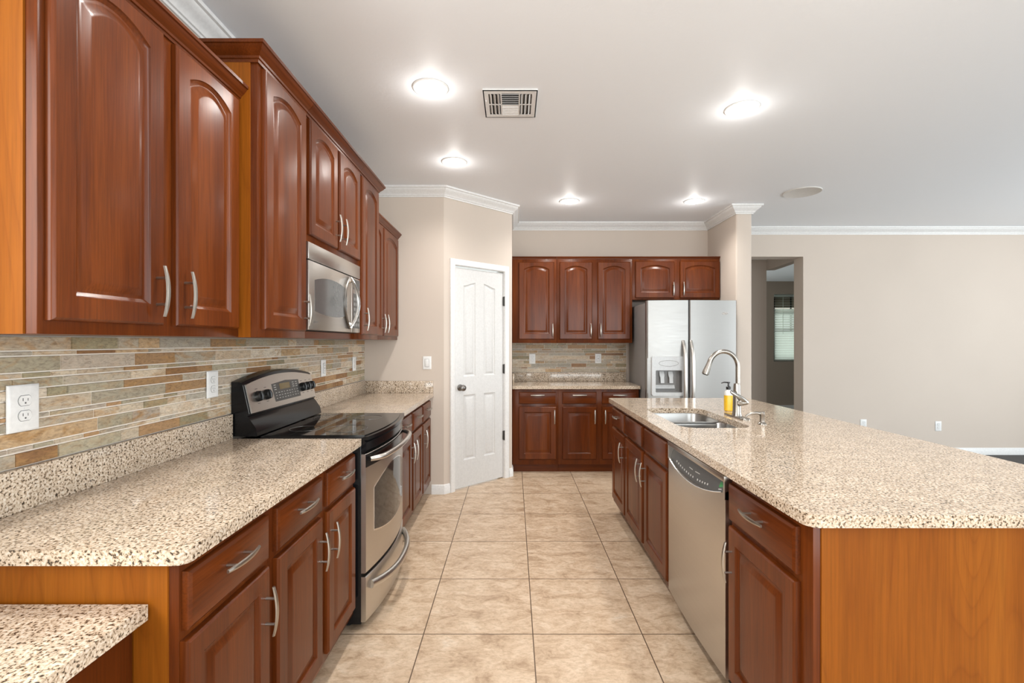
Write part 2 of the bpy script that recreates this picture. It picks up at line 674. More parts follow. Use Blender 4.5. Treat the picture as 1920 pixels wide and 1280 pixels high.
wn = struct(bpy.data.objects.new('window_1', None))
COL.objects.link(wn)
wn.location = (W0, 9.5, WZ0)
ww, wh = W1 - W0, WZ1 - WZ0
mb = MB()
mb.plate([(0, 0), (ww, 0), (ww, wh), (0, wh)], [[(0.04, 0.04), (ww - 0.04, 0.04), (ww - 0.04, wh - 0.04), (0.04, wh - 0.04)]], 0.04, 0.10, DARK, 'xz')
mb.box((0.04, 0.05, 0.60), (ww - 0.04, 0.08, 0.63), DARK)
for zz in (0.97,):
    mb.box((0.04, 0.055, zz), (ww - 0.04, 0.075, zz + 0.018), DARK)
mb.box((0.37, 0.055, 0.62), (0.39, 0.075, wh - 0.04), DARK)
mb.build('window_frame', wn)
mb = MB()
mb.box((0.03, 0.062, 0.03), (ww - 0.03, 0.068, wh - 0.03), GLASS)
mb.build('pane', wn)
bl = thing('window_blind', 'white slatted blind hanging in the window of the dark room beyond the opening', 'blind', (W0, 9.5, WZ0))
mb = MB()
mb.box((0.005, 0.0, wh - 0.055), (ww - 0.005, 0.035, wh - 0.005), BLIND, 0.004)
mb.build('head_rail', bl)
mb = MB()
nsl = 27
for k in range(nsl):
    z = 0.03 + (wh - 0.11) * k / (nsl - 1)
    tilt = 0.30 if k < 22 else 1.45
    c_, s_ = cos(tilt), sin(tilt)
    h = 0.024
    M = Matrix.Translation((ww / 2, 0.018, z)) @ Matrix.Rotation(pi / 2 - tilt, 4, 'X')
    mb.box((-ww / 2 + 0.01, -h, -0.001), (ww / 2 - 0.01, h, 0.001), BLIND, M=M)
mb.build('slats', bl)
mb = MB()
mb.cyl((0.18, -0.008, wh - 0.06), (0.18, -0.008, 0.55), 0.004, BLIND, 6)
mb.build('wand', bl)

mb = MB()
mb.box((3.0, 9.66, 2.08), (RX, 11.2, 2.65), WALL_HALL)  # eave added outside to darken the sky behind the top slats
struct(mb.build('added_eave'))

# frames of the windows behind and beside the camera
def window_frame(n, loc, rotz, w, h, bars):
    e = struct(bpy.data.objects.new('window_%d' % n, None))
    COL.objects.link(e)
    e.location = loc
    e.rotation_euler = (0, 0, rotz)
    f = MB()
    f.plate([(0, 0), (w, 0), (w, h), (0, h)], [[(0.05, 0.05), (w - 0.05, 0.05), (w - 0.05, h - 0.05), (0.05, h - 0.05)]], 0.03, 0.09, WHITE_PAINT, 'xz')
    for b in bars:
        f.box((b - 0.03, 0.04, 0.05), (b + 0.03, 0.08, h - 0.05), WHITE_PAINT)
    f.build('window_frame', e)
    return e


window_frame(2, (LX, -1.15, 1.15), pi / 2, 1.9, 1.2, (0.95,))
window_frame(3, (5.2, RY, 0.25), pi, 5.2, 2.2, (1.73, 3.46))
window_frame(4, (RX, 3.95, 0.25), -pi / 2, 4.7, 2.2, (1.56, 3.13))

# crown moulding and baseboards
CR = [(0, 0), (0.010, 0), (0.012, 0.010), (0.020, 0.012), (0.024, 0.022), (0.034, 0.034), (0.050, 0.046), (0.062, 0.058), (0.066, 0.068),
      (0.078, 0.070), (0.080, 0.086), (0, 0.086)]
mb = MB()
sweep(mb, [(LX, RY), (LX, END_Y), P0, P1, (P1.x, BACK_Y), (COLX0, BACK_Y), (COLX0, COL_Y), (COLX1, COL_Y), (COLX1, FAR_Y), (RX, FAR_Y)],
      CR, CEIL - 0.0865, WHITE_PAINT)
struct(mb.build('trim_1', angle=25))
BB = [(0, 0), (0.014, 0), (0.014, 0.060), (0.010, 0.070), (0.009, 0.080), (0.004, 0.085), (0, 0.085)]
dirv = (P1 - P0).normalized()
mb = MB()
sweep(mb, [(-0.735, END_Y), P0, P0 + dirv * 0.060], BB, 0, WHITE_PAINT)
struct(mb.build('baseboard_end'))
mb = MB()
sweep(mb, [P0 + dirv * 0.792, P1, (P1.x, 4.93)], BB, 0, WHITE_PAINT)
struct(mb.build('baseboard_pantry'))
mb = MB()
sweep(mb, [(COLX1, COL_Y + 0.02), (COLX1, FAR_Y)], BB, 0, WHITE_PAINT)
struct(mb.build('baseboard_wing'))
mb = MB()
sweep(mb, [(OPX + 0.005, FAR_Y), (RX, FAR_Y)], BB, 0, WHITE_PAINT)
struct(mb.build('baseboard_far'))

# ------------------------------------------------------------------ pantry door
trim = MB()
cas = [(DOOR0 + 0.004, 0), (DOOR0 + 0.004, DOORH - 0.004), (DOOR1 - 0.004, DOORH - 0.004), (DOOR1 - 0.004, 0)]
prof = [(0, 0), (0.006, -0.012), (0.030, -0.018), (0.050, -0.020), (0.058, -0.014), (0.058, 0)]
lps = []
for k, (px, pz) in enumerate(cas):
    lp = []
    for o, d in prof:
        sx = -o if k < 2 else o
        sz = o if k in (1, 2) else 0
        lp.append((px + sx, d - 0.0005, pz + sz))
    lps.append(lp)
trim.loops(lps, WHITE_PAINT)
trim.box((DOOR0, 0, 0), (DOOR0 + 0.006, 0.1, DOORH), WHITE_PAINT)
trim.box((DOOR1 - 0.006, 0, 0), (DOOR1, 0.1, DOORH), WHITE_PAINT)
trim.box((DOOR0, 0, DOORH - 0.006), (DOOR1, 0.1, DOORH), WHITE_PAINT)
struct(trim.build('trim_2', loc=(P0.x, P0.y, 0), rotz=ang))

dr = struct(bpy.data.objects.new('door_1', None))
COL.objects.link(dr)
dr.location = (P0.x + dirv.x * (DOOR0 + 0.008), P0.y + dirv.y * (DOOR0 + 0.008), 0.012)
dr.rotation_euler = (0, 0, ang)
DW_, DH_ = DOOR1 - DOOR0 - 0.016, DOORH - 0.030


def door_panel_loop(x0, x1, z0, z1, inset, rise, side):
    """outline of one moulded panel; its top sweeps up towards the middle of the door"""
    x0, x1, z0, z1 = x0 + inset, x1 - inset, z0 + inset, z1 - inset
    pts = [(x0, z0), (x1, z0)]
    n = 10
    for k in range(n + 1):
        t = k / n
        x = x1 + (x0 - x1) * t
        u = (1 - t) if side < 0 else t            # 1 at the high end
        s = u * u * (3 - 2 * u)
        pts.append((x, z1 - rise * (1 - s)))
    return pts


panels = []
for s, (a, b) in ((-1, (0.175, 0.415)), (1, (0.585, 0.825))):
    panels.append((a * DW_, b * DW_, 1.035, 1.925, 0.034, s))
    panels.append((a * DW_, b * DW_, 0.250, 0.862, 0.0, s))
mb = MB()
th = 0.035
holes = [door_panel_loop(x0, x1, z0, z1, 0, r, s) for x0, x1, z0, z1, r, s in panels]
mb.plate([(0, 0), (DW_, 0), (DW_, DH_), (0, DH_)], holes, 0.012, 0.012 + th, DOOR_WHITE_DIMMED, 'xz')
for x0, x1, z0, z1, r, s in panels:
    L = []
    for ins, d in ((0, 0.012), (0.006, 0.018), (0.014, 0.021), (0.020, 0.021), (0.036, 0.014), (0.040, 0.0135)):
        L.append([(p[0], d, p[1]) for p in door_panel_loop(x0, x1, z0, z1, ins, r, s)])
    mb.loops(L, DOOR_WHITE_DIMMED, True, False, True)
mb.build('slab', dr, angle=20)
mb = MB()
kx, kz = 0.062, 0.935
mb.lathe([(0.0, 0.0), (0.031, 0.0), (0.031, 0.005), (0.012, 0.012), (0.011, 0.030), (0.022, 0.037), (0.029, 0.050), (0.027, 0.062), (0.014, 0.071), (0.0, 0.072)],
         (kx, 0.012, kz), BRONZE, (0, -1, 0), 24, False, False)
mb.build('knob', dr)
for hz in (1.77, 1.09, 0.22 + 0.20):
    mb = MB()
    mb.box((DW_ - 0.004, -0.004, hz - 0.045), (DW_ + 0.007, 0.012, hz + 0.045), HINGE, 0.001)
    mb.cyl((DW_ + 0.004, -0.004, hz - 0.048), (DW_ + 0.004, -0.004, hz + 0.048), 0.006, HINGE, 10)
    mb.build('hinge', dr)


# ------------------------------------------------------------------ cabinets
def door_mesh(w, h, arch, m, t=0.020):
    """raised-panel door: local x 0..w, z 0..h, back at y=0, front at y=-t"""
    b = MB()
    n = 16 if arch else 1

    def loop(l, r, bo, to, rise, y):
        pts = [(l, y, bo), (w - r, y, bo)]
        for k in range(n + 1):
            tt = k / n
            x = (w - r) + (l - (w - r)) * tt
            z = h - to
            if rise:
                z -= rise * (1 - (1 - (2 * tt - 1) ** 2))* 0 + rise * ((2 * tt - 1) ** 2)
            pts.append((x, y, z))
        return pts
    st = min(0.055, w * 0.17)
    rise = (0.036 if arch else 0)
    top = 0.042 if arch else 0.055
    L = [loop(0, 0, 0, 0, 0, 0), loop(0, 0, 0, 0, 0, -t + 0.008), loop(0.002, 0.002, 0.002, 0.002, 0, -t + 0.004),
         loop(0.007, 0.007, 0.007, 0.007, 0, -t)]
    for ins, d in ((0, 0), (0.0025, 0.004), (0.008, 0.007), (0.012, 0.0095), (0.017, 0.0095), (0.022, 0.0075), (0.036, 0.0025), (0.040, 0.0012), (0.043, 0.001)):
        q = st + ins
        L.append(loop(q, q, 0.058 + ins, top + ins, rise, -t + d))
    b.loops(L, m)
    return b


def drawer_mesh(w, h, m, t=0.020):
    b = MB()

    def loop(i, y):
        return [(i, y, i), (w - i, y, i), (w - i, y, h - i), (i, y, h - i)]
    b.loops([loop(0, 0), loop(0, -t + 0.009), loop(0.002, -t + 0.005), loop(0.008, -t + 0.001), loop(0.010, -t)], m)
    return b


def pull(parent, x, z, y, vertical=True, L=0.146):
    """bowed flat bar pull on two posts"""
    b = MB()
    hl = L / 2
    ps = 0.038

    def P(a, o, side=0.0):
        return (x + side, y - o, z + a) if vertical else (x + a, y - o, z + side)
    for s in (-1, 1):
        b.cyl(P(s * ps, 0), P(s * ps, 0.026), 0.0042, NICKEL, 8)
    rings = []
    n = 12
    for k in range(n + 1):
        a = -hl + L * k / n
        o = 0.021 + 0.011 * (1 - (a / hl) ** 2)
        wd = 0.0046 + 0.0022 * (1 - (a / hl) ** 2)
        rings.append([P(a, o, -wd), P(a, o - 0.0012, 0), P(a, o, wd), P(a, o + 0.0045, wd * 0.8), P(a, o + 0.0062, 0), P(a, o + 0.0045, -wd * 0.8)])
    b.loops(rings, NICKEL)
    return b.build('handle', parent, angle=40)


CAB_CROWN = [(0, 0), (0.006, 0), (0.008, 0.010), (0.013, 0.012), (0.015, 0.020), (0.026, 0.030), (0.036, 0.042), (0.040, 0.050), (0.046, 0.052), (0.047, 0.064), (0, 0.064)]


def cabinet(name, label, face, at, a0, a1, z0, z1, depth, doors=(), drawers=(), group=None, crown=None, crown_ends=(0, 0),
            panel=None, toe=0.0, hollow=False, body_z=None, extra=None, bev=0.0015, crown_s=1.0):
    """face: 'L' looks to +x, 'I' looks to -x, 'B' looks to -y. a0..a1 run along the wall. doors: (a0,a1,z0,z1,arch,handle a,handle z)."""
    rot = {'L': pi / 2, 'I': -pi / 2, 'B': 0}[face]
    w = a1 - a0
    loc = {'L': (at, a0, 0), 'I': (at, a1, 0), 'B': (a0, at, 0)}[face]
    U = (lambda a: a1 - a) if face == 'I' else (lambda a: a - a0)
    root = thing(name, label, 'cabinet', loc, rot, group)
    b = MB()
    zb0, zb1 = body_z or (z0, z1)
    if hollow:
        b.box((0, 0, zb0 + toe), (w, 0.02, zb1), CHERRY, bev)
        b.box((0, 0.02, zb0 + toe), (0.018, depth, zb1), CHERRY)
        b.box((w - 0.018, 0.02, zb0 + toe), (w, depth, zb1), CHERRY)
        b.box((0.018, depth - 0.018, zb0 + toe), (w - 0.018, depth, zb1), CHERRY)
        b.box((0.018, 0.02, zb0 + toe), (w - 0.018, depth - 0.018, zb0 + toe + 0.018), CHERRY)
    else:
        b.box((0, 0, zb0 + toe), (w, depth, zb1), CHERRY, bev)
    b.build('body', root)
    if extra:
        extra(root, w)
    if toe:
        b = MB()
        b.box((0, 0.07 if face != 'B' else 0.045, 0), (w, 0.088 if face != 'B' else 0.06, toe + 0.001), CHERRY_H)
        b.build('toe_kick', root)
    if panel:                       # veneered end panel on the low-u ('lo') or high-u ('hi') side
        side, y0, y1, pz0, pz1 = panel
        b = MB()
        xx = (-0.005, 0.0) if side == 'lo' else (w, w + 0.005)
        b.box((xx[0], y0, pz0), (xx[1], y1, pz1), VENEER)
        b.build('end_panel', root)
    for d0, d1, dz0, dz1, arch, ha, hz in doors:
        u0, u1 = sorted((U(d0), U(d1)))
        o = door_mesh(u1 - u0, dz1 - dz0, arch, CHERRY).build('door', root, (u0, -0.0005, dz0), angle=28)
        if ha is not None:
            pull(o, U(ha) - u0, hz - dz0, -0.020)
    for d0, d1, dz0, dz1, handle in drawers:
        u0, u1 = sorted((U(d0), U(d1)))
        o = drawer_mesh(u1 - u0, dz1 - dz0, CHERRY_H).build('drawer_front', root, (u0, -0.0005, dz0), angle=28)
        if handle:
            pull(o, (u1 - u0) / 2, (dz1 - dz0) * (0.62 if handle == 1 else 0.75), -0.020, False)
    if crown is not None:
        pts = []
        if crown_ends[0]:
            pts.append((0, depth))
        pts += [(0, 0), (w, 0)]
        if crown_ends[1]:
            pts.append((w, depth))
        # travel must keep the outside on its right: from left to right seen from the front, the front is at -y
        b = MB()
        sweep(b, pts, [(o_ * crown_s, z_ * crown_s) for o_, z_ in CAB_CROWN], crown, CHERRY_H)
        b.build('crown_moulding', root, angle=25)
    return root


# --- base run on the left
BX = -0.755
BDEP = 0.585
DZ = (0.715, 0.850)
DO = (0.128, 0.694)
HZ = 0.572
cabinet('base_cabinet', 'near left red-brown base cabinet with one drawer above one door, beside the low desk', 'L', BX, 1.06, 1.445, 0, 0.879, BDEP,
        [(1.062, 1.422, *DO, False, 1.395, HZ)], [(1.068, 1.420, *DZ, 1)], 'left base cabinets',
        panel=('lo', 0.022, BDEP, 0.0, 0.879), toe=0.09)
cabinet('base_cabinet', 'left red-brown base cabinet beside the range with two drawers above a pair of doors', 'L', BX, 1.446, 2.214, 0, 0.879, BDEP,
        [(1.472, 1.817, *DO, False, 1.790, HZ), (1.872, 2.193, *DO, False, 1.900, HZ)],
        [(1.472, 1.817, *DZ, 1), (1.872, 2.193, *DZ, 1)], 'left base cabinets', toe=0.09)
cabinet('base_cabinet', 'left red-brown base cabinet just past the range with two drawers above a pair of doors', 'L', BX, 2.992, 3.824, 0, 0.879, BDEP,
        [(3.02, 3.41, *DO, False, 3.383, HZ), (3.457, 3.80, *DO, False, 3.484, HZ)],
        [(3.02, 3.41, *DZ, 1), (3.457, 3.80, *DZ, 1)], 'left base cabinets', toe=0.09)
cabinet('base_cabinet', 'last left red-brown base cabinet against the end wall with one drawer and one door', 'L', BX, 3.825, 4.236, 0, 0.879, BDEP,
        [(3.842, 4.20, *DO, False, 3.869, HZ)], [(3.842, 4.20, *DZ, 1)], 'left base cabinets', toe=0.09)

# --- upper run on the left
UX = -1.045
UD = 0.297
UB = 1.390
cabinet('wall_cabinet', 'nearest left wall cabinet with two tall arched doors and pale lit side panel', 'L', UX, 1.03, 1.787, UB, 2.295, UD,
        [(1.046, 1.383, 1.421, 2.282, True, 1.350, 1.518), (1.434, 1.762, 1.421, 2.282, True, 1.466, 1.518)], (), 'left wall cabinets',
        crown=2.288, crown_ends=(1, 0), panel=('lo', 0.026, UD, UB, 2.29), crown_s=0.85)
TX = -0.975
TD = 0.367
cabinet('wall_cabinet', 'taller left wall cabinet with one narrow arched door between nearest cabinet and microwave', 'L', TX, 1.79, 2.199, UB, 2.455, TD,
        [(1.815, 2.172, 1.421, 2.428, True, 2.148, 1.518)], (), 'left wall cabinets',
        crown=2.436, crown_ends=(1, 0), panel=('lo', 0.026, TD, UB, 2.44))


def mw_shelf(root, w):
    b = MB()
    b.box((0.002, 0.03, UB), (w - 0.002, TD, 1.424), CHERRY_H)
    b.build('shelf', root)


cabinet('wall_cabinet', 'left wall cabinet over the microwave with two short arched doors and wooden shelf below', 'L', TX, 2.20, 2.964, UB, 2.455, TD,
        [(2.217, 2.562, 1.880, 2.428, True, 2.532, 1.985), (2.594, 2.938, 1.880, 2.428, True, 2.624, 1.985)], (), 'left wall cabinets',
        crown=2.436, body_z=(1.850, 2.455), extra=mw_shelf)
cabinet('wall_cabinet', 'tall single-door left wall cabinet just past the microwave', 'L', TX, 2.965, 3.375, UB, 2.455, TD,
        [(2.985, 3.345, 1.421, 2.428, True, 3.010, 1.518)], (), 'left wall cabinets', crown=2.436, crown_ends=(0, 1))
cabinet('wall_cabinet', 'lower left wall cabinet with two arched doors against the end wall', 'L', UX, 3.378, 4.236, UB, 2.295, UD,
        [(3.40, 3.704, 1.421, 2.282, True, 3.676, 1.518), (3.743, 4.20, 1.421, 2.282, True, 3.772, 1.518)], (), 'left wall cabinets',
        crown=2.288, crown_s=0.85)

# --- back run
BKY = 4.935
BZ, BO = (0.724, 0.848), (0.142, 0.694)


def bx(px, y):
    return (px - 962) * y / F_PX


def span(p0, p1, y):
    return bx(p0, y), bx(p1, y)


yb = 4.915
d1, d2, d3 = span(972.7, 1043.0, yb), span(1054.8, 1118.8, yb), span(1129.3, 1194.6, yb)
cabinet('base_cabinet', 'leftmost back wall base cabinet beside the pantry door with one drawer and one door', 'B', BKY, -0.010, 0.475, 0, 0.879, 0.545,
        [(*d1, *BO, False, bx(1039.7, yb), 0.59)], [(*d1, *BZ, 2)], 'back wall base cabinets', toe=0.085)
cabinet('base_cabinet', 'back wall base cabinet with two drawers and two doors beside the refrigerator', 'B', BKY, 0.476, 1.322, 0, 0.879, 0.545,
        [(*d2, *BO, False, bx(1115.0, yb), 0.59), (*d3, *BO, False, bx(1134.3, yb), 0.59)], [(*d2, *BZ, 2), (*d3, *BZ, 2)],
        'back wall base cabinets', toe=0.085)
yu = 5.15
UBK = 5.17
u1, u2, u3 = span(972.8, 1039.4, yu), span(1049.3, 1110.6, yu), span(1121.0, 1181.9, yu)
UT, UO = 2.292, (1.402, 2.250)
cabinet('wall_cabinet', 'leftmost back wall cabinet with one arched door beside the pantry corner', 'B', UBK, -0.010, 0.480, 1.362, 2.292, 0.325,
        [(*u1, *UO, True, bx(1036.2, yu), 1.50)], (), 'back wall cabinets', crown=2.285, crown_s=0.42)
cabinet('wall_cabinet', 'back wall cabinet with two tall arched doors left of the refrigerator', 'B', UBK, 0.481, 1.312, 1.362, 2.292, 0.325,
        [(*u2, *UO, True, bx(1107.6, yu), 1.50), (*u3, *UO, True, bx(1125.8, yu), 1.50)], (), 'back wall cabinets', crown=2.285, crown_s=0.42)
v1, v2 = span(1191.5, 1265.0, yu), span(1275.3, 1350.5, yu)
VO = (1.856, 2.258)
cabinet('wall_cabinet', 'short wide cabinet with two small arched doors above the refrigerator', 'B', UBK, 1.313, 2.275, 1.838, 2.292, 0.325,
        [(*v1, *VO, True, bx(1262.0, yu), 1.955), (*v2, *VO, True, bx(1281.0, yu), 1.955)], (), 'back wall cabinets', crown=2.285, crown_s=0.42,
        crown_ends=(0, 0))

# --- island
IX = 0.815
IDEP = 0.58
cabinet('island_cabinet', 'near end island cabinet with one drawer and one door beside the dishwasher', 'I', IX, 1.275, 1.748, 0, 0.879, IDEP,
        [(1.328, 1.738, *DO, False, 1.706, HZ)], [(1.328, 1.738, *DZ, 1)], 'island cabinets', panel=('hi', 0.020, IDEP, 0.0, 0.879), toe=0.09)
cabinet('island_cabinet', 'island sink cabinet with two false drawer fronts and a pair of doors', 'I', IX, 2.408, 3.345, 0, 0.879, IDEP,
        [(2.437, 2.856, *DO, False, 2.828, HZ), (2.900, 3.330, *DO, False, 2.930, HZ)],
        [(2.437, 2.856, *DZ, 0), (2.900, 3.330, *DZ, 0)], 'island cabinets', toe=0.09, hollow=True)
cabinet('island_cabinet', 'far end island cabinet with one drawer and one door towards the back wall', 'I', IX, 3.346, 3.81, 0, 0.879, IDEP,
        [(3.365, 3.77, *DO, False, 3.395, HZ)], [(3.365, 3.77, *DZ, 1)], 'island cabinets', toe=0.09)

# --- low desk unit at the near left
DKX = -0.850
cabinet('desk_cabinet', 'low red-brown desk cabinet with a drawer under the lowest granite top', 'L', DKX, -0.30, 1.048, 0, 0.752, 0.49,
        [(0.20, 0.885, 0.128, 0.560, False, None, 0)], [(0.20, 0.885, 0.590, 0.735, 1)], toe=0.09)


# ------------------------------------------------------------------ countertops
def slab_mesh(poly, z0, z1, holes=()):
    b = MB()
    b.plate(poly, list(holes), z0, z1, GRANITE, 'xy')
    return b


CT0, CT1 = 0.8805, 0.9145
ct = thing('countertop', 'near left granite countertop between the low desk and the range', 'countertop', (0, 0, 0))
r_ = 0.028
cor = [(-0.719 - r_ + r_ * cos(a), 1.03 + r_ + r_ * sin(a)) for a in [(-pi / 2) + pi / 2 * k / 6 for k in range(7)]]
slab_mesh([(LX + 0.002, 1.03)] + cor + [(-0.719, 2.224), (LX + 0.002, 2.224)], CT0, CT1).build('slab', ct)
mb = MB()
mb.box((LX + 0.002, 1.03, CT1 + 0.0005), (LX + 0.024, 2.222, 1.030), GRANITE, 0.001)
mb.build('backsplash', ct)
ct = thing('countertop', 'far left granite countertop between the range and the end wall', 'countertop', (0, 0, 0))
slab_mesh([(LX + 0.002, 2.980), (-0.719, 2.980), (-0.719, END_Y - 0.002), (LX + 0.002, END_Y - 0.002)], CT0, CT1).build('slab', ct)
mb = MB()
mb.box((LX + 0.002, 2.982, CT1 + 0.0005), (LX + 0.024, END_Y - 0.026, 1.030), GRANITE, 0.001)
mb.build('backsplash', ct)
mb = MB()
mb.box((LX + 0.002, END_Y - 0.024, CT1 + 0.0005), (-0.719, END_Y - 0.002, 1.022), GRANITE, 0.001)
mb.build('backsplash', ct)
tag(slab_mesh([(LX + 0.002, -0.35), (-0.813, -0.35), (-0.813, 1.045), (LX + 0.002, 1.045)], 0.7535, 0.788).build('countertop'),
    'lowest granite slab at the bottom left corner, forming the desk', 'countertop')
ct = thing('countertop', 'back wall granite countertop left of the refrigerator', 'countertop', (0, 0, 0))
slab_mesh([(-0.008, 4.90), (1.330, 4.90), (1.330, BACK_Y - 0.002), (-0.008, BACK_Y - 0.002)], CT0, CT1).build('slab', ct)
mb = MB()
mb.box((0.016, BACK_Y - 0.024, CT1 + 0.0005), (1.320, BACK_Y - 0.002, 1.018), GRANITE, 0.001)
mb.build('backsplash', ct)
mb = MB()
mb.box((-0.008, 5.12, CT1 + 0.0005), (0.014, BACK_Y - 0.002, 1.018), GRANITE, 0.001)
mb.build('backsplash', ct)

SX0, SX1, SY0, SY1 = 0.905, 1.290, 2.50, 3.25
isl = []
for cx, cy, a0, rr in ((0.78 + 0.035, 1.24 + 0.035, pi, 0.035), (1.91 - 0.035, 1.24 + 0.035, 1.5 * pi, 0.035), (1.91 - 0.02, 3.84 - 0.02, 0, 0.02), (0.78 + 0.02, 3.84 - 0.02, pi / 2, 0.02)):
    for k in range(7):
        a = a0 + pi / 2 * k / 6
        isl.append((cx + rr * cos(a), cy + rr * sin(a)))
sink_hole = rrect(SX0, SX1, SY0, SY1, 0.085, 8)
ct = thing('countertop', 'large granite island countertop with the sink cut into it', 'countertop', (0, 0, 0))
slab_mesh(isl, CT0, CT1, [sink_hole]).build('slab', ct)
mb = MB()
mb.box((1.40, 1.27, 0.8705), (1.86, 3.80, 0.8798), UNDER_SHADE)  # brown strip put in for the shadow beneath the countertop
mb.build('shadow_strip', ct)

# ------------------------------------------------------------------ stone mosaic backsplash
PALETTE = [((0.40, 0.37, 0.31), 0.5), ((0.33, 0.31, 0.25), 0.3), ((0.47, 0.42, 0.34), 0.6), ((0.44, 0.33, 0.21), 0.8), ((0.52, 0.46, 0.37), 0.5),
           ((0.36, 0.35, 0.31), 0.15), ((0.27, 0.25, 0.17), 0.4), ((0.34, 0.22, 0.12), 0.7), ((0.50, 0.43, 0.34), 0.3), ((0.25, 0.135, 0.06), 0.3),
           ((0.42, 0.38, 0.33), 0.2), ((0.55, 0.51, 0.44), 0.4), ((0.38, 0.36, 0.28), 0.35)]
ROWS = [0.041, 0.014, 0.045, 0.016, 0.029, 0.029, 0.041, 0.015, 0.028, 0.042, 0.015, 0.040]


def mosaic(name, label, loc, rotz, length, z0, z1, sd, dark_top=False):
    rnd = random.Random(sd)
    b = MB()
    b.box((0, -0.0045, z0), (length, -0.0005, z1), GROUT)
    cl = b.bm.loops.layers.float_color.new('stone')
    gi, si = b.mi(GROUT), b.mi(STONE)
    tot = sum(ROWS)
    sc = (z1 - z0) / tot
    z = z1
    for ri, h in enumerate(ROWS):
        h *= sc
        x = -rnd.random() * 0.15
        while x < length:
            L = rnd.uniform(0.16, 0.34) if h > 0.024 else rnd.uniform(0.05, 0.15)
            xa, xb = max(0.001, x + 0.0019), min(length - 0.001, x + L - 0.0019)
            x += L
            if xb - xa < 0.006:
                continue
            col, al = rnd.choice(PALETTE)
            k = rnd.uniform(0.88, 1.15)
            if rnd.random() < 0.25 and xb - xa > 0.14:
                cut = xa + (xb - xa) * rnd.uniform(0.45, 0.8)
                pieces = [(xa, cut, col, al), (cut, xb, rnd.choice(PALETTE)[0], 0.8)]
            else:
                pieces = [(xa, xb, col, al)]
            p = 0.0075 + rnd.random() * 0.0025
            for qa, qb, c_, a_ in pieces:
                za, zb = z - h + 0.0017, z - 0.0017
                e = 0.0012
                vv = [b.bm.verts.new(q) for q in ((qa, -0.0045, za), (qb, -0.0045, za), (qb, -0.0045, zb), (qa, -0.0045, zb),
                                                  (qa + e, -p, za + e), (qb - e, -p, za + e), (qb - e, -p, zb - e), (qa + e, -p, zb - e))]
                for idx in ((4, 5, 6, 7), (0, 1, 5, 4), (1, 2, 6, 5), (2, 3, 7, 6), (3, 0, 4, 7)):
                    f = b.bm.faces.new([vv[i] for i in idx])
                    f.material_index = si
                    for lp in f.loops:
                        lp[cl] = (c_[0] * k * 1.10, c_[1] * k * 1.03, c_[2] * k * 0.95, a_)
        z -= h
    o = b.build(name, None, loc, rotz, angle=10)
    return tag(o, label, 'backsplash')


mosaic('tile_backsplash', 'long strip of split slate mosaic tile on the left wall behind the range', (LX, 0.80, 0), pi / 2, END_Y - 0.80, 1.031, 1.389, 11)
mosaic('tile_backsplash', 'short strip of pale slate mosaic tile on the back wall left of the refrigerator', (-0.010, BACK_Y, 0), 0, 1.335, 1.019, 1.40, 5)


# ------------------------------------------------------------------ outlets and switches
def outlet(label, loc, rotz, w=0.076, h=0.118, kind='duplex', group='wall outlets'):
    root = thing('wall_outlet' if kind != 'rocker' else 'light_switch', label, 'outlet' if kind != 'rocker' else 'switch', loc, rotz, group if kind != 'rocker' else None)
    b = MB()
    L = []
    for i, y in ((0, 0), (0, -0.003), (0.004, -0.0065), (0.006, -0.007)):
        L.append([(-w / 2 + i, y, -h / 2 + i), (w / 2 - i, y, -h / 2 + i), (w / 2 - i, y, h / 2 - i), (-w / 2 + i, y, h / 2 - i)])
    b.loops(L, WHITE_PLASTIC)
    b.build('cover_plate', root)
    if kind == 'duplex':
        for s in (-1, 1):
            b = MB()
            zc = s * 0.0205
            pts = []
            for k in range(20):
                a = 2 * pi * k / 20
                pts.append((0.0172 * cos(a), zc + max(-0.0135, min(0.0135, 0.0172 * sin(a)))))
            b.prism(pts, -0.0088, -0.0072, WHITE_PLASTIC, 'xz')
            ring = [(p[0] * 1.06, -0.0073, zc + (p[1] - zc) * 1.06) for p in pts]
            b.tube(ring + ring[:1], 0.0005, SLOT, 4, False)
            b.box((-0.0075, -0.0092, zc - 0.001), (-0.0058, -0.0087, zc + 0.007), SLOT)
            b.box((0.0058, -0.0092, zc - 0.001), (0.0072, -0.0087, zc + 0.006), SLOT)
            b.cyl((0, -0.0092, zc - 0.0065), (0, -0.0087, zc - 0.0065), 0.0024, SLOT, 8)
            b.build('receptacle', root)
        b = MB()
        b.cyl((0, -0.0082, 0), (0, -0.0071, 0), 0.003, WHITE_PLASTIC, 8)
        b.build('screw', root)
    else:
        b = MB()
        b.box((-0.0165, -0.0115, -0.033), (0.0165, -0.0072, 0.033), WHITE_PLASTIC, 0.0015)
        b.build('rocker' if kind == 'rocker' else 'receptacle', root)
        b = MB()
        b.plate([(-0.019, -0.0355), (0.019, -0.0355), (0.019, 0.0355), (-0.019, 0.0355)],
                [[(-0.0175, -0.034), (0.0175, -0.034), (0.0175, 0.034), (-0.0175, 0.034)]], -0.0078, -0.0071, SLOT, 'xz')
        if kind == 'gfci':
            for zc in (-0.020, 0.020):
                b.box((-0.0075, -0.0122, zc - 0.004), (-0.0058, -0.0116, zc + 0.004), SLOT)
                b.box((0.0058, -0.0122, zc - 0.004), (0.0075, -0.0116, zc + 0.004), SLOT)
            b.box((-0.008, -0.0122, -0.005), (0.008, -0.0116, -0.002), SLOT)
            b.box((-0.008, -0.0122, 0.002), (0.008, -0.0116, 0.005), SLOT)
        b.build('gasket', root)
    return root


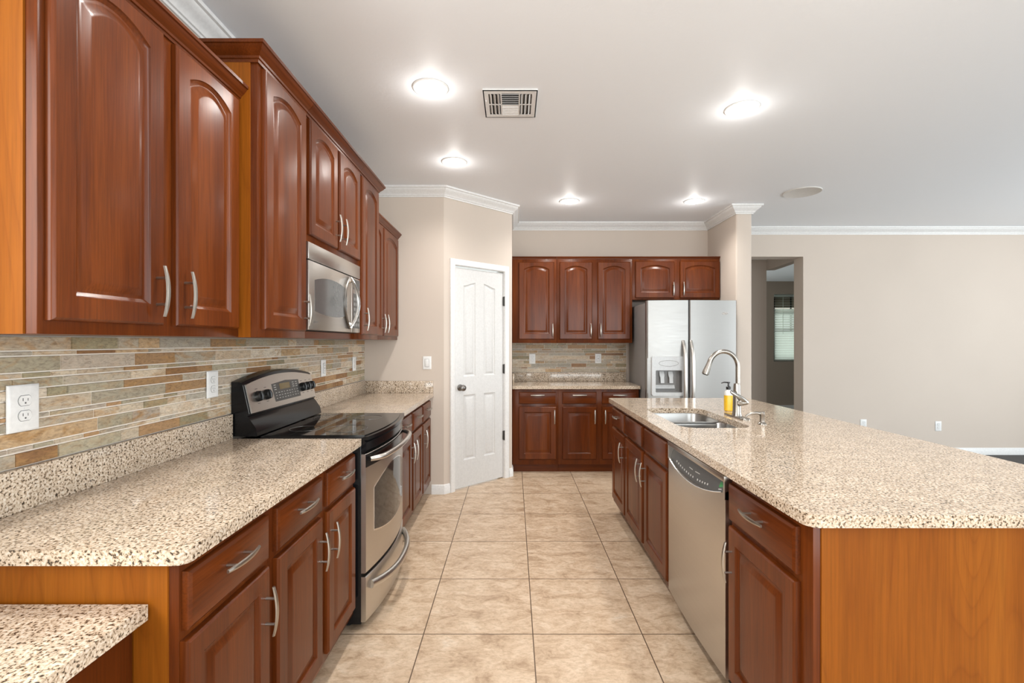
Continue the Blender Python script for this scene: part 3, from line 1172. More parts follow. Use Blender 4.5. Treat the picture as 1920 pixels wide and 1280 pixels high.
wx = LX + 0.0107
outlet('big white duplex outlet at the left edge of the slate tile above the near countertop', (wx, 1.281, 1.192), pi / 2, 0.084, 0.128)
outlet('white duplex outlet on the slate tile just before the range', (wx, 2.087, 1.184), pi / 2)
outlet('white outlet on the slate tile just past the range backguard', (wx, 3.31, 1.188), pi / 2, kind='gfci')
outlet('white outlet on the slate tile nearest the end wall', (wx, 3.95, 1.188), pi / 2)
outlet('white rocker light switch on the beige end wall above the far left countertop', (-0.777, END_Y - 0.0005, 1.184), 0, kind='rocker')
by = BACK_Y - 0.0107
outlet('left of the two white outlets on the back wall tile', (bx(998.0, by), by, 1.176), 0, 0.074, 0.118)
outlet('right of the two white outlets on the back wall tile, nearest the refrigerator', (bx(1121.5, by), by, 1.179), 0, 0.072, 0.112, 'gfci')
outlet('low white outlet on the far beige wall partly hidden by the island top', (4.268, FAR_Y - 0.0005, 0.372), 0)
outlet('low white outlet on the far beige wall fully in view right of the island', (5.180, FAR_Y - 0.0005, 0.348), 0)

# ------------------------------------------------------------------ range
RY0, RY1 = 2.229, 2.975
RYC, RHW = (RY0 + RY1) / 2, (RY1 - RY0) / 2


def bowx(y, base=-0.700, amp=0.042):
    t = (y - RYC) / RHW
    return base + amp * (1 - t * t)


rg = thing('range', 'freestanding black and stainless electric range between the left countertops', 'range', (0, 0, 0))
mb = MB()
mb.box((LX + 0.026, RY0, 0.03), (-0.722, RY1, 0.905), BLACK, 0.003)
for yy in (RY0 + 0.06, RY1 - 0.06):
    for xx in (-1.25, -0.80):
        mb.cyl((xx, yy, 0.0), (xx, yy, 0.032), 0.018, BLACK_PLASTIC, 10)
mb.build('body', rg)
# cooktop with bowed front edge
ys = [RY0 + 0.001 + (RY1 - RY0 - 0.002) * k / 16 for k in range(17)]
mb = MB()
front = [(bowx(y, -0.690), y) for y in ys]
mb.prism([(-1.20, RY0 + 0.001)] + front + [(-1.20, RY1 - 0.001)], 0.9055, 0.9225, BLACK)
mb.build('cooktop_frame', rg)
mb = MB()
mb.prism([(-1.19, RY0 + 0.018)] + [(bowx(y, -0.712), RY0 + 0.018 + (y - RY0) * (RY1 - RY0 - 0.036) / (RY1 - RY0)) for y in ys] + [(-1.19, RY1 - 0.018)], 0.9228, 0.9262, BLACK_GLASS)
mb.build('cooktop_glass', rg)
mb = MB()
for cx, cy, rr in ((-0.86, 2.42, 0.105), (-0.86, 2.78, 0.085), (-1.07, 2.42, 0.075), (-1.07, 2.78, 0.10)):
    ring = [(cx + rr * cos(2 * pi * k / 40), cy + rr * sin(2 * pi * k / 40), 0.9264) for k in range(41)]
    mb.tube(ring, 0.0009, PANEL_GREY, 4, False)
mb.build('burner_rings', rg)


def front_strip(name, z0, z1, off, m, y0=RY0 + 0.002, y1=RY1 - 0.002, thick=0.03, amp=0.042, edge=0.004):
    """a bowed front panel lofted along y"""
    b = MB()
    L = []
    for k in range(21):
        y = y0 + (y1 - y0) * k / 20
        x = bowx(y, -0.700, amp) + off
        e = edge
        L.append([(x - thick, y, z0), (x - e, y, z0), (x, y, z0 + e), (x, y, z1 - e), (x - e, y, z1), (x - thick, y, z1)])
    b.loops(L, m)
    return b.build(name, rg)


front_strip('front_lip', 0.845, 0.9052, 0.002, BLACK, thick=0.04, edge=0.012)
ov = front_strip('oven_door', 0.272, 0.838, 0.0, STEEL_Y)
dw = front_strip('storage_drawer', 0.040, 0.255, 0.0, STEEL_Y)
# black band across the top of the door
mb = MB()
L = []
for k in range(21):
    y = RY0 + 0.002 + (RY1 - RY0 - 0.004) * k / 20
    x = bowx(y) + 0.0015
    L.append([(x - 0.003, y, 0.775), (x, y, 0.775), (x, y, 0.836), (x - 0.003, y, 0.836)])
mb.loops(L, BLACK)
mb.build('door_band', ov)


def oven_patch(name, grow, off, m):
    b = MB()
    L = []
    y0, y1 = RY0 + 0.085 - grow, RY1 - 0.095 + grow
    yc, hw = (y0 + y1) / 2, (y1 - y0) / 2
    for k in range(25):
        t = -1 + 2 * k / 24
        y = yc + hw * t
        zl = 0.452 - 0.040 * (1 - t * t) - grow
        zh = 0.655 + 0.070 * (1 - t * t) + grow
        x = bowx(y) + off
        L.append([(x - 0.004, y, zl), (x, y, zl), (x, y, zh), (x - 0.004, y, zh)])
    b.loops(L, m)
    return b.build(name, ov)


oven_patch('window_trim', 0.006, 0.0010, CHROME)
oven_patch('oven_window', 0.0, 0.0022, OVEN_GLASS)
mb = MB()
pts, rad = [], []
for k in range(25):
    t = -1 + 2 * k / 24
    y = RYC + (RHW - 0.020) * t
    st = 0.010 + 0.037 * min(1, (1 - abs(t)) * 5) ** 0.6
    pts.append((bowx(y) + st, y, 0.812))
    rad.append(0.0135 if abs(t) < 0.93 else 0.011)
mb.tube(pts, rad, STEEL_Y, 12)
mb.build('handle', ov)
mb = MB()
pts, rad = [], []
for k in range(25):
    t = -1 + 2 * k / 24
    y = RYC + (RHW - 0.045) * t
    st = 0.004 + 0.044 * (1 - abs(t) ** 3)
    pts.append((bowx(y) + st, y, 0.200 - 0.014 * (1 - t * t)))
    rad.append(0.0165)
mb.tube(pts, rad, STEEL_Y, 12, flat=(1.0, 1.2))
mb.build('handle', dw)

# backguard
bgx = LX + 0.0115


def arch(y, base, rise):
    t = (y - RYC) / RHW
    return base + rise * (1 - t * t)


mb = MB()
L = []
for y in ys:
    zt = arch(y, 1.182, 0.040)
    L.append([(bgx, y, 0.9232), (-1.215, y, 0.9232), (-1.222, y, 0.962), (-1.248, y, 1.000), (-1.262, y, 1.018), (-1.254, y, 1.024), (-1.288, y, zt - 0.006), (-1.300, y, zt), (bgx, y, zt)])
mb.loops(L, BLACK)
bgd = mb.build('backguard', rg, angle=35)


def on_panel(y, v, o):
    """point on the slanted control panel: v along the slope from its foot, o outwards"""
    foot, tip = Vector((-1.2515, 1.026)), Vector((-1.2865, 1.182))
    d = (tip - foot).normalized()
    nrm = Vector((d.y, -d.x))
    q = foot + d * v + nrm * o
    return (q.x, y, q.y)


mb = MB()
L = []
for k in range(19):
    y = RY0 + 0.012 + (RY1 - RY0 - 0.024) * k / 18
    ht = 0.140 + 0.038 * (1 - ((y - RYC) / RHW) ** 2)
    L.append([on_panel(y, 0.004, 0.0), on_panel(y, 0.004, 0.007), on_panel(y, ht, 0.007), on_panel(y, ht + 0.003, 0.0)])
mb.loops(L, STEEL_Y)
mb.build('control_panel', rg)
mb = MB()
dl = [(2.478, 0.030), (2.765, 0.030), (2.775, 0.128), (2.62, 0.136), (2.468, 0.126)]
mb.loops([[on_panel(y, v, 0.006) for y, v in dl], [on_panel(y, v, 0.0085) for y, v in dl]], PANEL_GREY)
dsp = mb.build('display_panel', rg)
mb = MB()
q = [(2.545, 0.090), (2.66, 0.090), (2.66, 0.122), (2.545, 0.122)]
mb.loops([[on_panel(y, v, 0.0085) for y, v in q], [on_panel(y, v, 0.0092) for y, v in q]], BROWN_LCD)
mb.build('clock_display', dsp)
mb = MB()
rk = random.Random(3)
for row in range(3):
    for c in range(9):
        y = 2.492 + c * 0.030
        v = 0.044 + row * 0.015
        w_ = rk.uniform(0.008, 0.016)
        q = [(y, v), (y + w_, v), (y + w_, v + 0.0035), (y, v + 0.0035)]
        mb.loops([[on_panel(a, b_, 0.0085) for a, b_ in q], [on_panel(a, b_, 0.0089) for a, b_ in q]], ETCH)
for side in (2.486, 2.690, 2.728):
    for row in range(3):
        v = 0.092 + row * 0.012
        q = [(side, v), (side + 0.022, v), (side + 0.022, v + 0.0035), (side, v + 0.0035)]
        mb.loops([[on_panel(a, b_, 0.0085) for a, b_ in q], [on_panel(a, b_, 0.0089) for a, b_ in q]], ETCH)
mb.build('button_marks', dsp)
for ky in (2.320, 2.402, 2.808, 2.868, 2.925):
    mb = MB()
    c0 = Vector(on_panel(ky, 0.078, 0.007))
    nrm = (Vector(on_panel(ky, 0.078, 0.1)) - c0).normalized()
    mb.lathe([(0, 0.0), (0.026, 0.0), (0.0265, 0.004), (0.024, 0.018), (0.020, 0.022), (0, 0.022)], c0, BLACK_PLASTIC, nrm, 24, False, False)
    up = (Vector(on_panel(ky, 0.12, 0.007)) - c0).normalized()
    g0, g1 = c0 + nrm * 0.022 - up * 0.020, c0 + nrm * 0.022 + up * 0.020
    mb.tube([g0, (g0 + g1) / 2 + nrm * 0.004, g1], [0.005, 0.0065, 0.005], BLACK_PLASTIC, 8)
    mb.build('knob', rg)
mb = MB()
for ky in (2.320, 2.402, 2.808, 2.868, 2.925):
    for dv in (-0.036, 0.036):
        q = [(ky - 0.012, 0.078 + dv), (ky + 0.010, 0.078 + dv), (ky + 0.010, 0.081 + dv), (ky - 0.012, 0.081 + dv)]
        mb.loops([[on_panel(a, b_, 0.007) for a, b_ in q], [on_panel(a, b_, 0.0076) for a, b_ in q]], ETCH_DARK)
mb.build('knob_marks', rg)

# ------------------------------------------------------------------ microwave
MX = -0.962
mw = thing('microwave', 'stainless built-in microwave above the range under the short cabinet', 'microwave', (0, 0, 0))
MY0, MY1, MZ0, MZ1 = 2.210, 2.952, 1.4255, 1.846
mb = MB()
mb.box((-1.335, MY0 + 0.004, MZ0), (MX - 0.022, MY1 - 0.004, MZ1), DARK, 0.002)
mb.build('body', mw)
mb = MB()
mb.box((MX - 0.020, MY0, 1.765), (MX, MY1, MZ1), STEEL_Y, 0.003)
mb.build('vent_panel', mw)
mb = MB()
mb.box((MX - 0.020, MY0, MZ0 + 0.004), (MX, 2.800, 1.760), STEEL_Y, 0.003)
md = mb.build('door', mw)
mb = MB()
L = []
wy0, wy1 = 2.276, 2.715
for k in range(21):
    t = -1 + 2 * k / 20
    y = (wy0 + wy1) / 2 + (wy1 - wy0) / 2 * t
    L.append([(MX - 0.002, y, 1.523 - 0.018 * (1 - t * t)), (MX + 0.0012, y, 1.523 - 0.018 * (1 - t * t)),
              (MX + 0.0012, y, 1.674 + 0.026 * (1 - t * t)), (MX - 0.002, y, 1.674 + 0.026 * (1 - t * t))])
mb.loops(L, MW_GLASS)
mb.build('door_window', md)
# lens-shaped handle: a flat dark ring on the door and a bowed bar
mb = MB()
zc, zh = 1.602, 0.150
L = []
for k in range(25):
    t = -1 + 2 * k / 24
    L.append((MX + 0.004, 2.752 - 0.080 * (1 - t * t), zc + zh * t))
mb.tube(L, 0.007, BRONZE, 10)
mb.build('handle_trim', md)
mb = MB()
L, rr = [], []
for k in range(25):
    t = -1 + 2 * k / 24
    L.append((MX + 0.006 + 0.034 * (1 - t * t), 2.752 + 0.055 * (1 - t * t), zc + zh * t))
    rr.append(0.008 + 0.003 * (1 - t * t))
mb.tube(L, rr, CHROME, 12, flat=(1.3, 0.8))
for s in (-1, 1):
    mb.lathe([(0, 0), (0.020, 0), (0.014, 0.012), (0, 0.013)], (MX, 2.752, zc + s * (zh - 0.020)), CHROME, (1, 0, 0), 16, False, False)
mb.build('handle', md)
mb = MB()
mb.box((MX - 0.020, 2.803, MZ0 + 0.004), (MX, MY1, 1.760), STEEL_Y, 0.003)
cp = mb.build('control_panel', mw)
mb = MB()
mb.box((MX - 0.001, 2.822, 1.690), (MX + 0.001, 2.942, 1.752), PANEL_GREY)
mb.build('display', cp)
mb = MB()
mb.box((MX - 0.001, 2.822, 1.455), (MX + 0.001, 2.942, 1.665), PANEL_GREY)
for r_i in range(6):
    for c_i in range(3):
        y = 2.832 + c_i * 0.036
        z = 1.468 + r_i * 0.031
        mb.box((MX + 0.0008, y, z), (MX + 0.0018, y + 0.026, z + 0.018), MID_PLASTIC)
mb.build('keypad', cp)
mb = MB()
mb.cyl((MX - 0.001, 2.272, 1.470), (MX + 0.001, 2.272, 1.470), 0.007, ETCH_DARK, 16)
mb.box((MX - 0.001, 2.292, 1.467), (MX + 0.0008, 2.318, 1.472), ETCH_DARK)
mb.build('badge', md)

# ------------------------------------------------------------------ dishwasher
DX = 0.792
DY0, DY1 = 1.757, 2.404
dwm = thing('dishwasher', 'stainless dishwasher with a curved dark control pocket built into the island', 'dishwasher', (0, 0, 0))
mb = MB()
mb.box((0.836, DY0, 0.10), (1.380, DY1, 0.872), DARK, 0.002)
mb.box((0.872, DY0, 0.0), (0.885, DY1, 0.10), BLACK_PLASTIC)
mb.build('body', dwm)
A = [(DY0 + 0.002 + (DY1 - DY0 - 0.004) * k / 24) for k in range(25)]


def smile(y):
    t = (y - (DY0 + DY1) / 2) / ((DY1 - DY0) / 2)
    return 0.800 - 0.050 * (1 - t * t) + 0.012 * t * -1


lo = [(DY0 + 0.002, 0.105), (DY1 - 0.002, 0.105)]
# the front panel lofted so that its upper edge follows the curve, with a gentle bow
mb = MB()
L = []
for y in A:
    t = (y - (DY0 + DY1) / 2) / ((DY1 - DY0) / 2)
    x = DX - 0.010 * (1 - t * t) + 0.004
    zz = smile(y)
    L.append([(0.835, y, 0.105), (x + 0.004, y, 0.105), (x, y, 0.112), (x, y, zz - 0.004), (x + 0.004, y, zz), (0.835, y, zz)])
mb.loops(L, STEEL_Y)
mb.box((DX + 0.001, DY0 + 0.002, 0.78), (0.835, DY0 + 0.014, 0.868), STEEL_Y)
mb.box((DX + 0.001, DY1 - 0.014, 0.78), (0.835, DY1 - 0.002, 0.868), STEEL_Y)
mb.box((DX - 0.002, DY0 + 0.002, 0.846), (0.835, DY1 - 0.002, 0.870), STEEL_Y, 0.003)
ddoor = mb.build('door', dwm)
mb = MB()
L = []
for y in A[1:-1]:
    t = (y - (DY0 + DY1) / 2) / ((DY1 - DY0) / 2)
    x = DX - 0.010 * (1 - t * t) + 0.003
    L.append((x, y, smile(y) - 0.001))
mb.tube(L, 0.003, CHROME, 8)
mb.build('edge_trim', ddoor)
mb = MB()
L = []
for y in [DY0 + 0.016 + (DY1 - DY0 - 0.032) * k / 20 for k in range(21)]:
    zz = smile(y) - 0.006
    L.append([(0.800, y, zz), (0.822, y, 0.842), (0.834, y, 0.842), (0.834, y, zz)])
mb.loops(L, PANEL_GREY)
pk = mb.build('control_panel', dwm)
mb = MB()


def dpan(y, v, o):
    a = Vector((0.800, smile(y) - 0.006))
    b_ = Vector((0.822, 0.842))
    d = (b_ - a).normalized()
    q = a + d * v + Vector((-d.y, d.x)) * o
    return (q.x, y, q.y)


def dmark(b, y0, y1, v0, v1, m):
    b.loops([[dpan(y0, v0, -0.0002), dpan(y1, v0, -0.0002), dpan(y1, v1, -0.0002), dpan(y0, v1, -0.0002)],
             [dpan(y0, v0, 0.0006), dpan(y1, v0, 0.0006), dpan(y1, v1, 0.0006), dpan(y0, v1, 0.0006)]], m)


for k in range(15):
    if k == 9:
        continue
    y = 2.315 - k * 0.026
    dmark(mb, y - 0.010, y, 0.022, 0.030, ETCH)
dmark(mb, 2.04, 2.09, 0.052, 0.055, ETCH)
dmark(mb, 2.12, 2.16, 0.052, 0.055, ETCH)
dmark(mb, 1.812, 1.840, 0.014, 0.018, ETCH)
mb.build('button_marks', pk)
mb = MB()
dmark(mb, 1.806, 1.842, 0.024, 0.046, GREEN)
mb.build('indicator', pk)

# ------------------------------------------------------------------ refrigerator
FY = 4.70
FX0, FX1, FXS = 1.340, 2.243, 1.752
fr = thing('refrigerator', 'stainless side-by-side refrigerator with an ice dispenser at the end of the back wall', 'refrigerator', (0, 0, 0))
mb = MB()
mb.box((FX0, FY + 0.075, 0.02), (FX1, 5.42, 1.765), FRIDGE_SIDE, 0.006)
mb.box((FX0 + 0.02, FY + 0.06, 0.02), (FX1 - 0.02, FY + 0.076, 1.76), DARK)
mb.box((FX0 + 0.01, FY + 0.03, 0.0), (FX1 - 0.01, FY + 0.07, 0.085), BLACK_PLASTIC)
for xx in (FX0 + 0.03, FXS - 0.05, FX1 - 0.11):
    mb.box((xx, FY + 0.01, 1.766), (xx + 0.08, FY + 0.13, 1.782), FRIDGE_SIDE, 0.004)
mb.build('body', fr)


def fy(x):
    t = (x - (FX0 + FX1) / 2) / ((FX1 - FX0) / 2)
    return FY - 0.034 * (1 - t * t)


def door_block(b, x0, x1, z0, z1, m, r0=0.0, r1=0.0, zr=0.0):
    pts = []
    n = 14
    for k in range(n + 1):
        x = x0 + (x1 - x0) * k / n
        y = fy(x)
        e = min(x - x0, x1 - x)
        if k == 0 and r0:
            y += r0
        if k == n and r1:
            y += r1
        pts.append((x, y))
    if r0:
        pts.insert(1, (x0 + r0, fy(x0 + r0)))
    if r1:
        pts.insert(-1, (x1 - r1, fy(x1 - r1)))
    poly = pts + [(x1, FY + 0.058), (x0, FY + 0.058)]
    b.prism(poly, z0, z1, m)


dx0, dx1, dz0, dz1 = bx(1221.5, 4.68), bx(1281.0, 4.68), 0.845, 1.232
ddz = EYE - (667.8 - 641) * 4.68 / F_PX
dz1 = ddz
dz0 = EYE - (741.5 - 641) * 4.68 / F_PX
FZ0, FZ1 = 0.095, 1.788
mb = MB()
door_block(mb, FX0, FXS - 0.004, FZ0, dz0 + 0.02, FRIDGE_STEEL, 0.012, 0.008)
door_block(mb, FX0, FXS - 0.004, dz1 - 0.02, FZ1, FRIDGE_STEEL, 0.012, 0.008)
door_block(mb, FX0, dx0 + 0.02, dz0 + 0.02, dz1 - 0.02, FRIDGE_STEEL, 0.012, 0)
door_block(mb, dx1 - 0.02, FXS - 0.004, dz0 + 0.02, dz1 - 0.02, FRIDGE_STEEL, 0, 0.008)
fl = mb.build('freezer_door', fr, angle=30)
mb = MB()
door_block(mb, FXS + 0.004, FX1, FZ0, FZ1, FRIDGE_STEEL, 0.008, 0.012)
frd = mb.build('fridge_door', fr, angle=30)
for nm, par, hx in (('handle', fl, bx(1285.6, 4.6)), ('handle', frd, bx(1300.2, 4.6))):
    mb = MB()
    L, rr = [], []
    for k in range(29):
        t = -1 + 2 * k / 28
        z = 1.02 + 0.365 * t
        st = 0.062 * (1 - abs(t) ** 4) + 0.002
        L.append((hx, fy(hx) - st, z))
        rr.append(0.0145 + 0.006 * (1 - t * t))
    mb.tube(L, rr, STEEL, 14, flat=(1.0, 0.85))
    mb.build(nm, par)
# dispenser
yf = fy((dx0 + dx1) / 2)
cz1 = EYE - (694.0 - 641) * 4.68 / F_PX
cz0 = EYE - (735.5 - 641) * 4.68 / F_PX
cx0, cx1 = bx(1228.5, 4.68), bx(1278.5, 4.68)
mb = MB()
mb.plate(rrect(dx0, dx1, dz0, dz1, 0.018, 5), [rrect(cx0, cx1, cz0, cz1, 0.008, 3)], yf - 0.014, yf + 0.030, GREY_PLASTIC, 'xz')
ds = mb.build('dispenser', fl)
mb = MB()
mb.box((cx0 - 0.004, yf + 0.050, cz0 - 0.004), (cx1 + 0.004, yf + 0.058, cz1 + 0.004), MID_PLASTIC)
mb.box((cx0 - 0.006, yf + 0.026, cz0 - 0.004), (cx0, yf + 0.055, cz1), MID_PLASTIC)
mb.box((cx1, yf + 0.026, cz0 - 0.004), (cx1 + 0.006, yf + 0.055, cz1), MID_PLASTIC)
mb.box((cx0, yf + 0.010, cz0 - 0.004), (cx1, yf + 0.055, cz0 + 0.010), MID_PLASTIC)
mb.prism([(yf + 0.052, cz0 + 0.030), (yf + 0.052, cz0 + 0.075), (yf + 0.030, cz0 + 0.036)], cx0 + 0.01, cx1 - 0.06, GREY_PLASTIC, 'yz')
mb.build('cavity', ds)
for px_ in (1242.5, 1259.0):
    mb = MB()
    xc = bx(px_, 4.68)
    L = []
    for wv, yy, zz in ((0.022, 0.040, cz1 - 0.012), (0.024, 0.022, cz1 - 0.05), (0.018, 0.012, cz1 - 0.075), (0.018, 0.006, cz1 - 0.128)):
        y_ = yf + yy
        L.append([(xc - wv, y_, zz), (xc + wv, y_, zz), (xc + wv, y_ + 0.010, zz), (xc - wv, y_ + 0.010, zz)])
    mb.loops(L, GREY_PLASTIC)
    mb.build('paddle', ds)
mb = MB()
oc = (bx(1254.0, 4.66), EYE - (681.0 - 641) * 4.66 / F_PX)
ring = [(oc[0] + 0.096 * cos(2 * pi * k / 48), yf - 0.0145, oc[1] + 0.029 * sin(2 * pi * k / 48)) for k in range(49)]
mb.tube(ring, 0.0016, MID_PLASTIC, 6, False)
mb.build('oval_emblem', ds)
mb = MB()
lx, lz = bx(1361.0, 4.66), EYE - (587.3 - 641) * 4.66 / F_PX
ring = [(lx + 0.030 * cos(2 * pi * k / 32), lz + 0.012 * sin(2 * pi * k / 32)) for k in range(32)]
mb.prism(ring, fy(lx) - 0.004, fy(lx) + 0.004, CHROME, 'xz')
sw = [(lx - 0.026 + 0.052 * k / 12, fy(lx) - 0.0042, lz + 0.005 * sin(pi * k / 6)) for k in range(13)]
mb.tube(sw, 0.0015, MID_PLASTIC, 6)
mb.build('badge', frd)

# ------------------------------------------------------------------ sink, faucet, soap
sk = thing('kitchen_sink', 'double-bowl stainless undermount sink in the island top', 'sink', (0, 0, 0))


def bowl(y0, y1, depth):
    b = MB()
    L = []
    zt = CT0 - 0.001
    spec = [(-0.018, 0.0), (0.0, 0.0), (0.003, -0.010), (0.006, -depth + 0.03), (0.016, -depth + 0.006), (0.040, -depth)]
    for ins, dz in spec:
        L.append([(p[0], p[1], zt + dz) for p in rrect(SX0 + ins - 0.004, SX1 - ins + 0.004, y0 + ins, y1 - ins, max(0.03, 0.088 - ins * 0.6), 8)])
    b.loops(L, STEEL_SINK, True, False, True)
    return b.build('bowl', sk, angle=50, recalc=True)


def drain(x, y, z):
    b = MB()
    b.lathe([(0.0, 0.001), (0.020, 0.001), (0.026, 0.003), (0.044, 0.004), (0.046, 0.0005)], (x, y, z), CHROME, (0, 0, 1), 24, False, False)
    return b.build('drain', sk)


SM = 2.885
mb = MB()
# divider between the bowls, a little below the rim
mb.box((SX0 + 0.02, SM - 0.012, CT0 - 0.05), (SX1 - 0.02, SM + 0.012, CT0 - 0.004), STEEL_SINK, 0.008, 3)
mb.build('divider', sk)
bowl(SY0 - 0.004, SM + 0.004, 0.19)
bowl(SM - 0.004, SY1 + 0.004, 0.19)
drain((SX0 + SX1) / 2, (SY0 + SM) / 2, CT0 - 0.190)
drain((SX0 + SX1) / 2, (SM + SY1) / 2, CT0 - 0.190)

FXC, FYC = 1.366, 2.865
fc = thing('faucet', 'brushed nickel gooseneck pull-down faucet behind the island sink', 'faucet', (FXC, FYC, CT1))
mb = MB()
mb.loops([[(p[0], p[1], 0.0005) for p in rrect(-0.030, 0.030, -0.128, 0.128, 0.029, 8)], [(p[0], p[1], 0.006) for p in rrect(-0.030, 0.030, -0.128, 0.128, 0.029, 8)],
          [(p[0], p[1], 0.009) for p in rrect(-0.026, 0.026, -0.124, 0.124, 0.025, 8)]], FAUCET)
mb.build('deck_plate', fc)
mb = MB()
mb.lathe([(0, 0.009), (0.029, 0.009), (0.028, 0.014), (0.0245, 0.03), (0.0235, 0.08), (0.0225, 0.13), (0.0195, 0.19), (0.0175, 0.203), (0.0135, 0.206)], (0, 0, 0), FAUCET, (0, 0, 1), 24, False, True)
mb.build('body', fc)
mb = MB()
L, rr = [], []
for z in (0.19, 0.23, 0.27, 0.305):
    L.append((0.006, 0, z))
    rr.append(0.0132)
rc = 0.088
for k in range(1, 19):
    a = pi * 0.90 * k / 18
    L.append((0.006 - rc + rc * cos(a), 0, 0.305 + rc * 1.08 * sin(a)))
    rr.append(0.0132 + 0.0003 * max(0, k - 12))
mb.tube(L, rr, FAUCET, 16)
mb.build('neck', fc)
mb = MB()
e = Vector(L[-1])
d = (Vector(L[-1]) - Vector(L[-2])).normalized()
mb.tube([e - d * 0.01, e + d * 0.02, e + d * 0.055, e + d * 0.078], [0.0145, 0.0155, 0.0195, 0.0205], FAUCET, 18)
mb.lathe([(0, 0), (0.017, 0.0), (0.015, 0.004), (0, 0.004)], e + d * 0.0785, BLACK_PLASTIC, d, 16, False, False)
mb.build('spray_head', fc)
mb = MB()
mb.tube([(0.0, -0.018, 0.085), (0.020, -0.030, 0.090), (0.040, -0.034, 0.092), (0.052, -0.034, 0.090)], [0.018, 0.017, 0.015, 0.008], FAUCET, 14)
mb.tube([(0.046, -0.036, 0.092), (0.020, -0.044, 0.110), (-0.015, -0.048, 0.132), (-0.048, -0.050, 0.153), (-0.062, -0.050, 0.162)],
        [0.012, 0.013, 0.012, 0.011, 0.006], FAUCET, 14, flat=(0.65, 1.1))
mb.build('lever', fc)

sd = thing('soap_dispenser', 'brushed nickel soap dispenser pump set into the island top beside the faucet', 'dispenser', (1.385, 2.61, CT1))
mb = MB()
mb.lathe([(0, 0.0005), (0.023, 0.0005), (0.023, 0.004), (0.017, 0.009), (0.0125, 0.014), (0.012, 0.045), (0.014, 0.050), (0.0145, 0.066), (0.012, 0.070), (0, 0.071)],
         (0, 0, 0), FAUCET, (0, 0, 1), 20, False, False)
mb.build('pump', sd)
mb = MB()
mb.tube([(0.0, 0, 0.058), (-0.03, 0, 0.064), (-0.058, 0, 0.062), (-0.082, 0, 0.052), (-0.092, 0, 0.044)], [0.010, 0.008, 0.0065, 0.0055, 0.005], FAUCET, 12)
mb.build('spout', sd)

sb = thing('soap_bottle', 'small yellow liquid soap bottle with black pump behind the faucet', 'bottle', (1.432, 3.12, CT1))
mb = MB()
mb.loops([[(p[0], p[1], z) for p in rrect(-w_, w_, -w_ * 0.75, w_ * 0.75, w_ * 0.5, 5)] for w_, z in ((0.022, 0.0005), (0.026, 0.004), (0.027, 0.05), (0.026, 0.104))], YELLOW)
mb.build('liquid', sb)
mb = MB()
mb.loops([[(p[0], p[1], z) for p in rrect(-w_, w_, -w_ * 0.75, w_ * 0.75, w_ * 0.5, 5)] for w_, z in ((0.0262, 0.1045), (0.0255, 0.120), (0.020, 0.132), (0.013, 0.138), (0.012, 0.142))], CLEAR)
mb.build('shoulder', sb)
mb = MB()
mb.lathe([(0, 0.1425), (0.015, 0.1425), (0.015, 0.160), (0.006, 0.164), (0.005, 0.182), (0.011, 0.184), (0.011, 0.192), (0, 0.193)], (0, 0, 0), BLACK_PLASTIC, (0, 0, 1), 16, False, False)
mb.tube([(0, 0, 0.188), (-0.030, 0, 0.190), (-0.048, 0, 0.184)], [0.005, 0.004, 0.003], BLACK_PLASTIC, 8)
mb.build('pump', sb)


# ------------------------------------------------------------------ ceiling fixtures
def downlight_tree():
    root = thing('recessed_light', 'x', 'ceiling light', (0, 0, CEIL), 0, 'recessed ceiling lights')
    b = MB()
    b.lathe([(0.098, -0.0002), (0.098, -0.004), (0.092, -0.007), (0.076, -0.005), (0.070, 0.0)], (0, 0, 0), WHITE_PAINT, (0, 0, 1), 40, False, False)
    b.build('trim_ring', root)
    b = MB()
    b.lathe([(0.070, -0.002), (0.066, -0.010), (0.050, -0.018), (0.028, -0.023), (0.0, -0.024)], (0, 0, 0), BULB, (0, 0, 1), 32, False, False)
    b.build('bulb', root)
    return root


SPOTS = [(-0.453, 2.575, 'nearest recessed ceiling light on the left, in front of the vent'),
         (-0.455, 3.63, 'second recessed ceiling light on the left, above the far left countertop'),
         (1.365, 2.800, 'large bright recessed ceiling light on the right above the island'),
         (0.556, 4.640, 'small recessed ceiling light before the back cabinets, left one of the far pair'),
         (-0.453, 1.520, 'added unseen recessed ceiling light over the near left countertop, closest to the camera'),  # out of view, added to brighten the ceiling on the left
         (1.365, 1.520, 'added unseen recessed ceiling light over the near end of the island'),  # its unseen partner on the island side, added for light near the camera
         (1.790, 4.640, 'small recessed ceiling light in front of the refrigerator, right one of the far pair')]
proto = None
for x, y, lab in SPOTS:
    if proto is None:
        o = proto = downlight_tree()
    else:
        o = copy_tree(proto)
    o.location = (x, y, CEIL)
    o['label'] = lab
    for kind, e, dz in (('POINT', 1.1, 0.085), ('SPOT', 40, 0.040)):
        ld = bpy.data.lights.new('downlight_lamp', kind)
        ld.energy = e
        ld.color = (1.0, 0.965, 0.92)
        ld.shadow_soft_size = 0.035 if kind == 'POINT' else 0.06
        if kind == 'SPOT':
            ld.spot_size = R(150)
            ld.spot_blend = 0.9
        lo_ = bpy.data.objects.new('downlight_lamp', ld)
        lo_.location = (x, y, CEIL - dz)
        COL.objects.link(lo_)

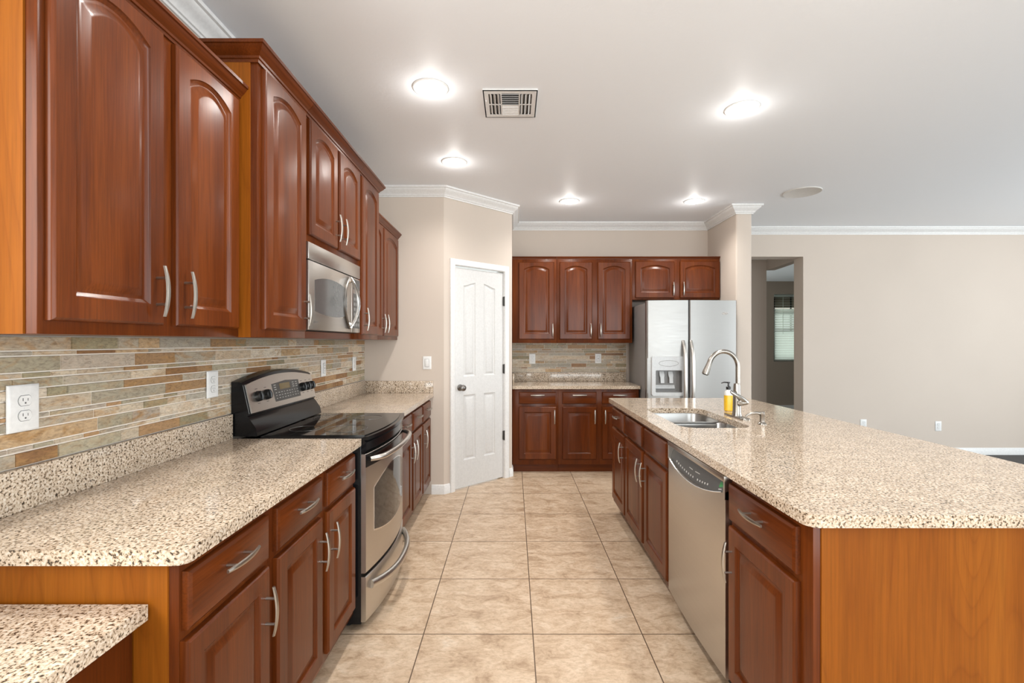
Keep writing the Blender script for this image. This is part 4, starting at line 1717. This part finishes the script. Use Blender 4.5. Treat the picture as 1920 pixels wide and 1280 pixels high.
vt = thing('ceiling_vent', 'square white air vent with louvers in the ceiling', 'vent', (-0.016, 2.735, CEIL))
hw, hd = 0.152, 0.155
mb = MB()
mb.plate([(-hw, -hd), (hw, -hd), (hw, hd), (-hw, hd)],
         [[(-0.122, -0.118), (-0.056, -0.118), (-0.056, 0.118), (-0.122, 0.118)], [(-0.048, -0.122), (0.048, -0.122), (0.048, 0.122), (-0.048, 0.122)],
          [(0.056, -0.118), (0.122, -0.118), (0.122, 0.118), (0.056, 0.118)]], -0.011, -0.0085, WHITE_PAINT, 'xy')
mb.plate([(-hw, -hd), (hw, -hd), (hw, hd), (-hw, hd)], [[(-hw + .006, -hd + .006), (hw - .006, -hd + .006), (hw - .006, hd - .006), (-hw + .006, hd - .006)]], -0.011, -0.0004, WHITE_PAINT, 'xy')
mb.build('frame', vt)
mb = MB()
mb.box((-0.14, -0.14, -0.0022), (0.14, 0.14, -0.0006), DARK)
mb.build('duct_backing', vt)
mb = MB()
for k in range(11):
    y = -0.112 + 0.0224 * k
    tl = -0.75 if y > 0.0 else 0.75
    M = Matrix.Translation((0, y, -0.009)) @ Matrix.Rotation(tl, 4, 'X')
    mb.box((-0.048, -0.008, -0.0006), (0.048, 0.008, 0.0006), WHITE_PAINT, M=M)
for sgn in (-1, 1):
    for k in range(3):
        x = sgn * (0.068 + 0.0215 * k)
        for yy in (-0.060, 0.060):
            M = Matrix.Translation((x, yy, -0.009)) @ Matrix.Rotation(-0.8 * sgn, 4, 'Y')
            mb.box((-0.0085, -0.054, -0.0006), (0.0085, 0.054, 0.0006), WHITE_PAINT, M=M)
    mb.box((sgn * 0.089 - 0.034, -0.006, -0.0105), (sgn * 0.089 + 0.034, 0.006, -0.009), WHITE_PAINT)
mb.build('louvers', vt)
mb = MB()
mb.box((-0.141, -0.052, -0.020), (-0.136, -0.040, -0.011), WHITE_PAINT, 0.001)
mb.build('damper_lever', vt)

mb = MB()
mb.lathe([(0.160, -0.0004), (0.160, -0.006), (0.154, -0.009), (0.148, -0.007), (0.0, -0.0072)], (0, 0, 0), plain('speaker_grille_white', (0.68, 0.66, 0.63), 0.6, bumpy=0.3), (0, 0, 1), 48, False, False)
sp_ = mb.build('ceiling_speaker', None, (2.685, 4.36, CEIL))
tag(sp_, 'round flat white ceiling speaker to the right of the wing wall', 'speaker')
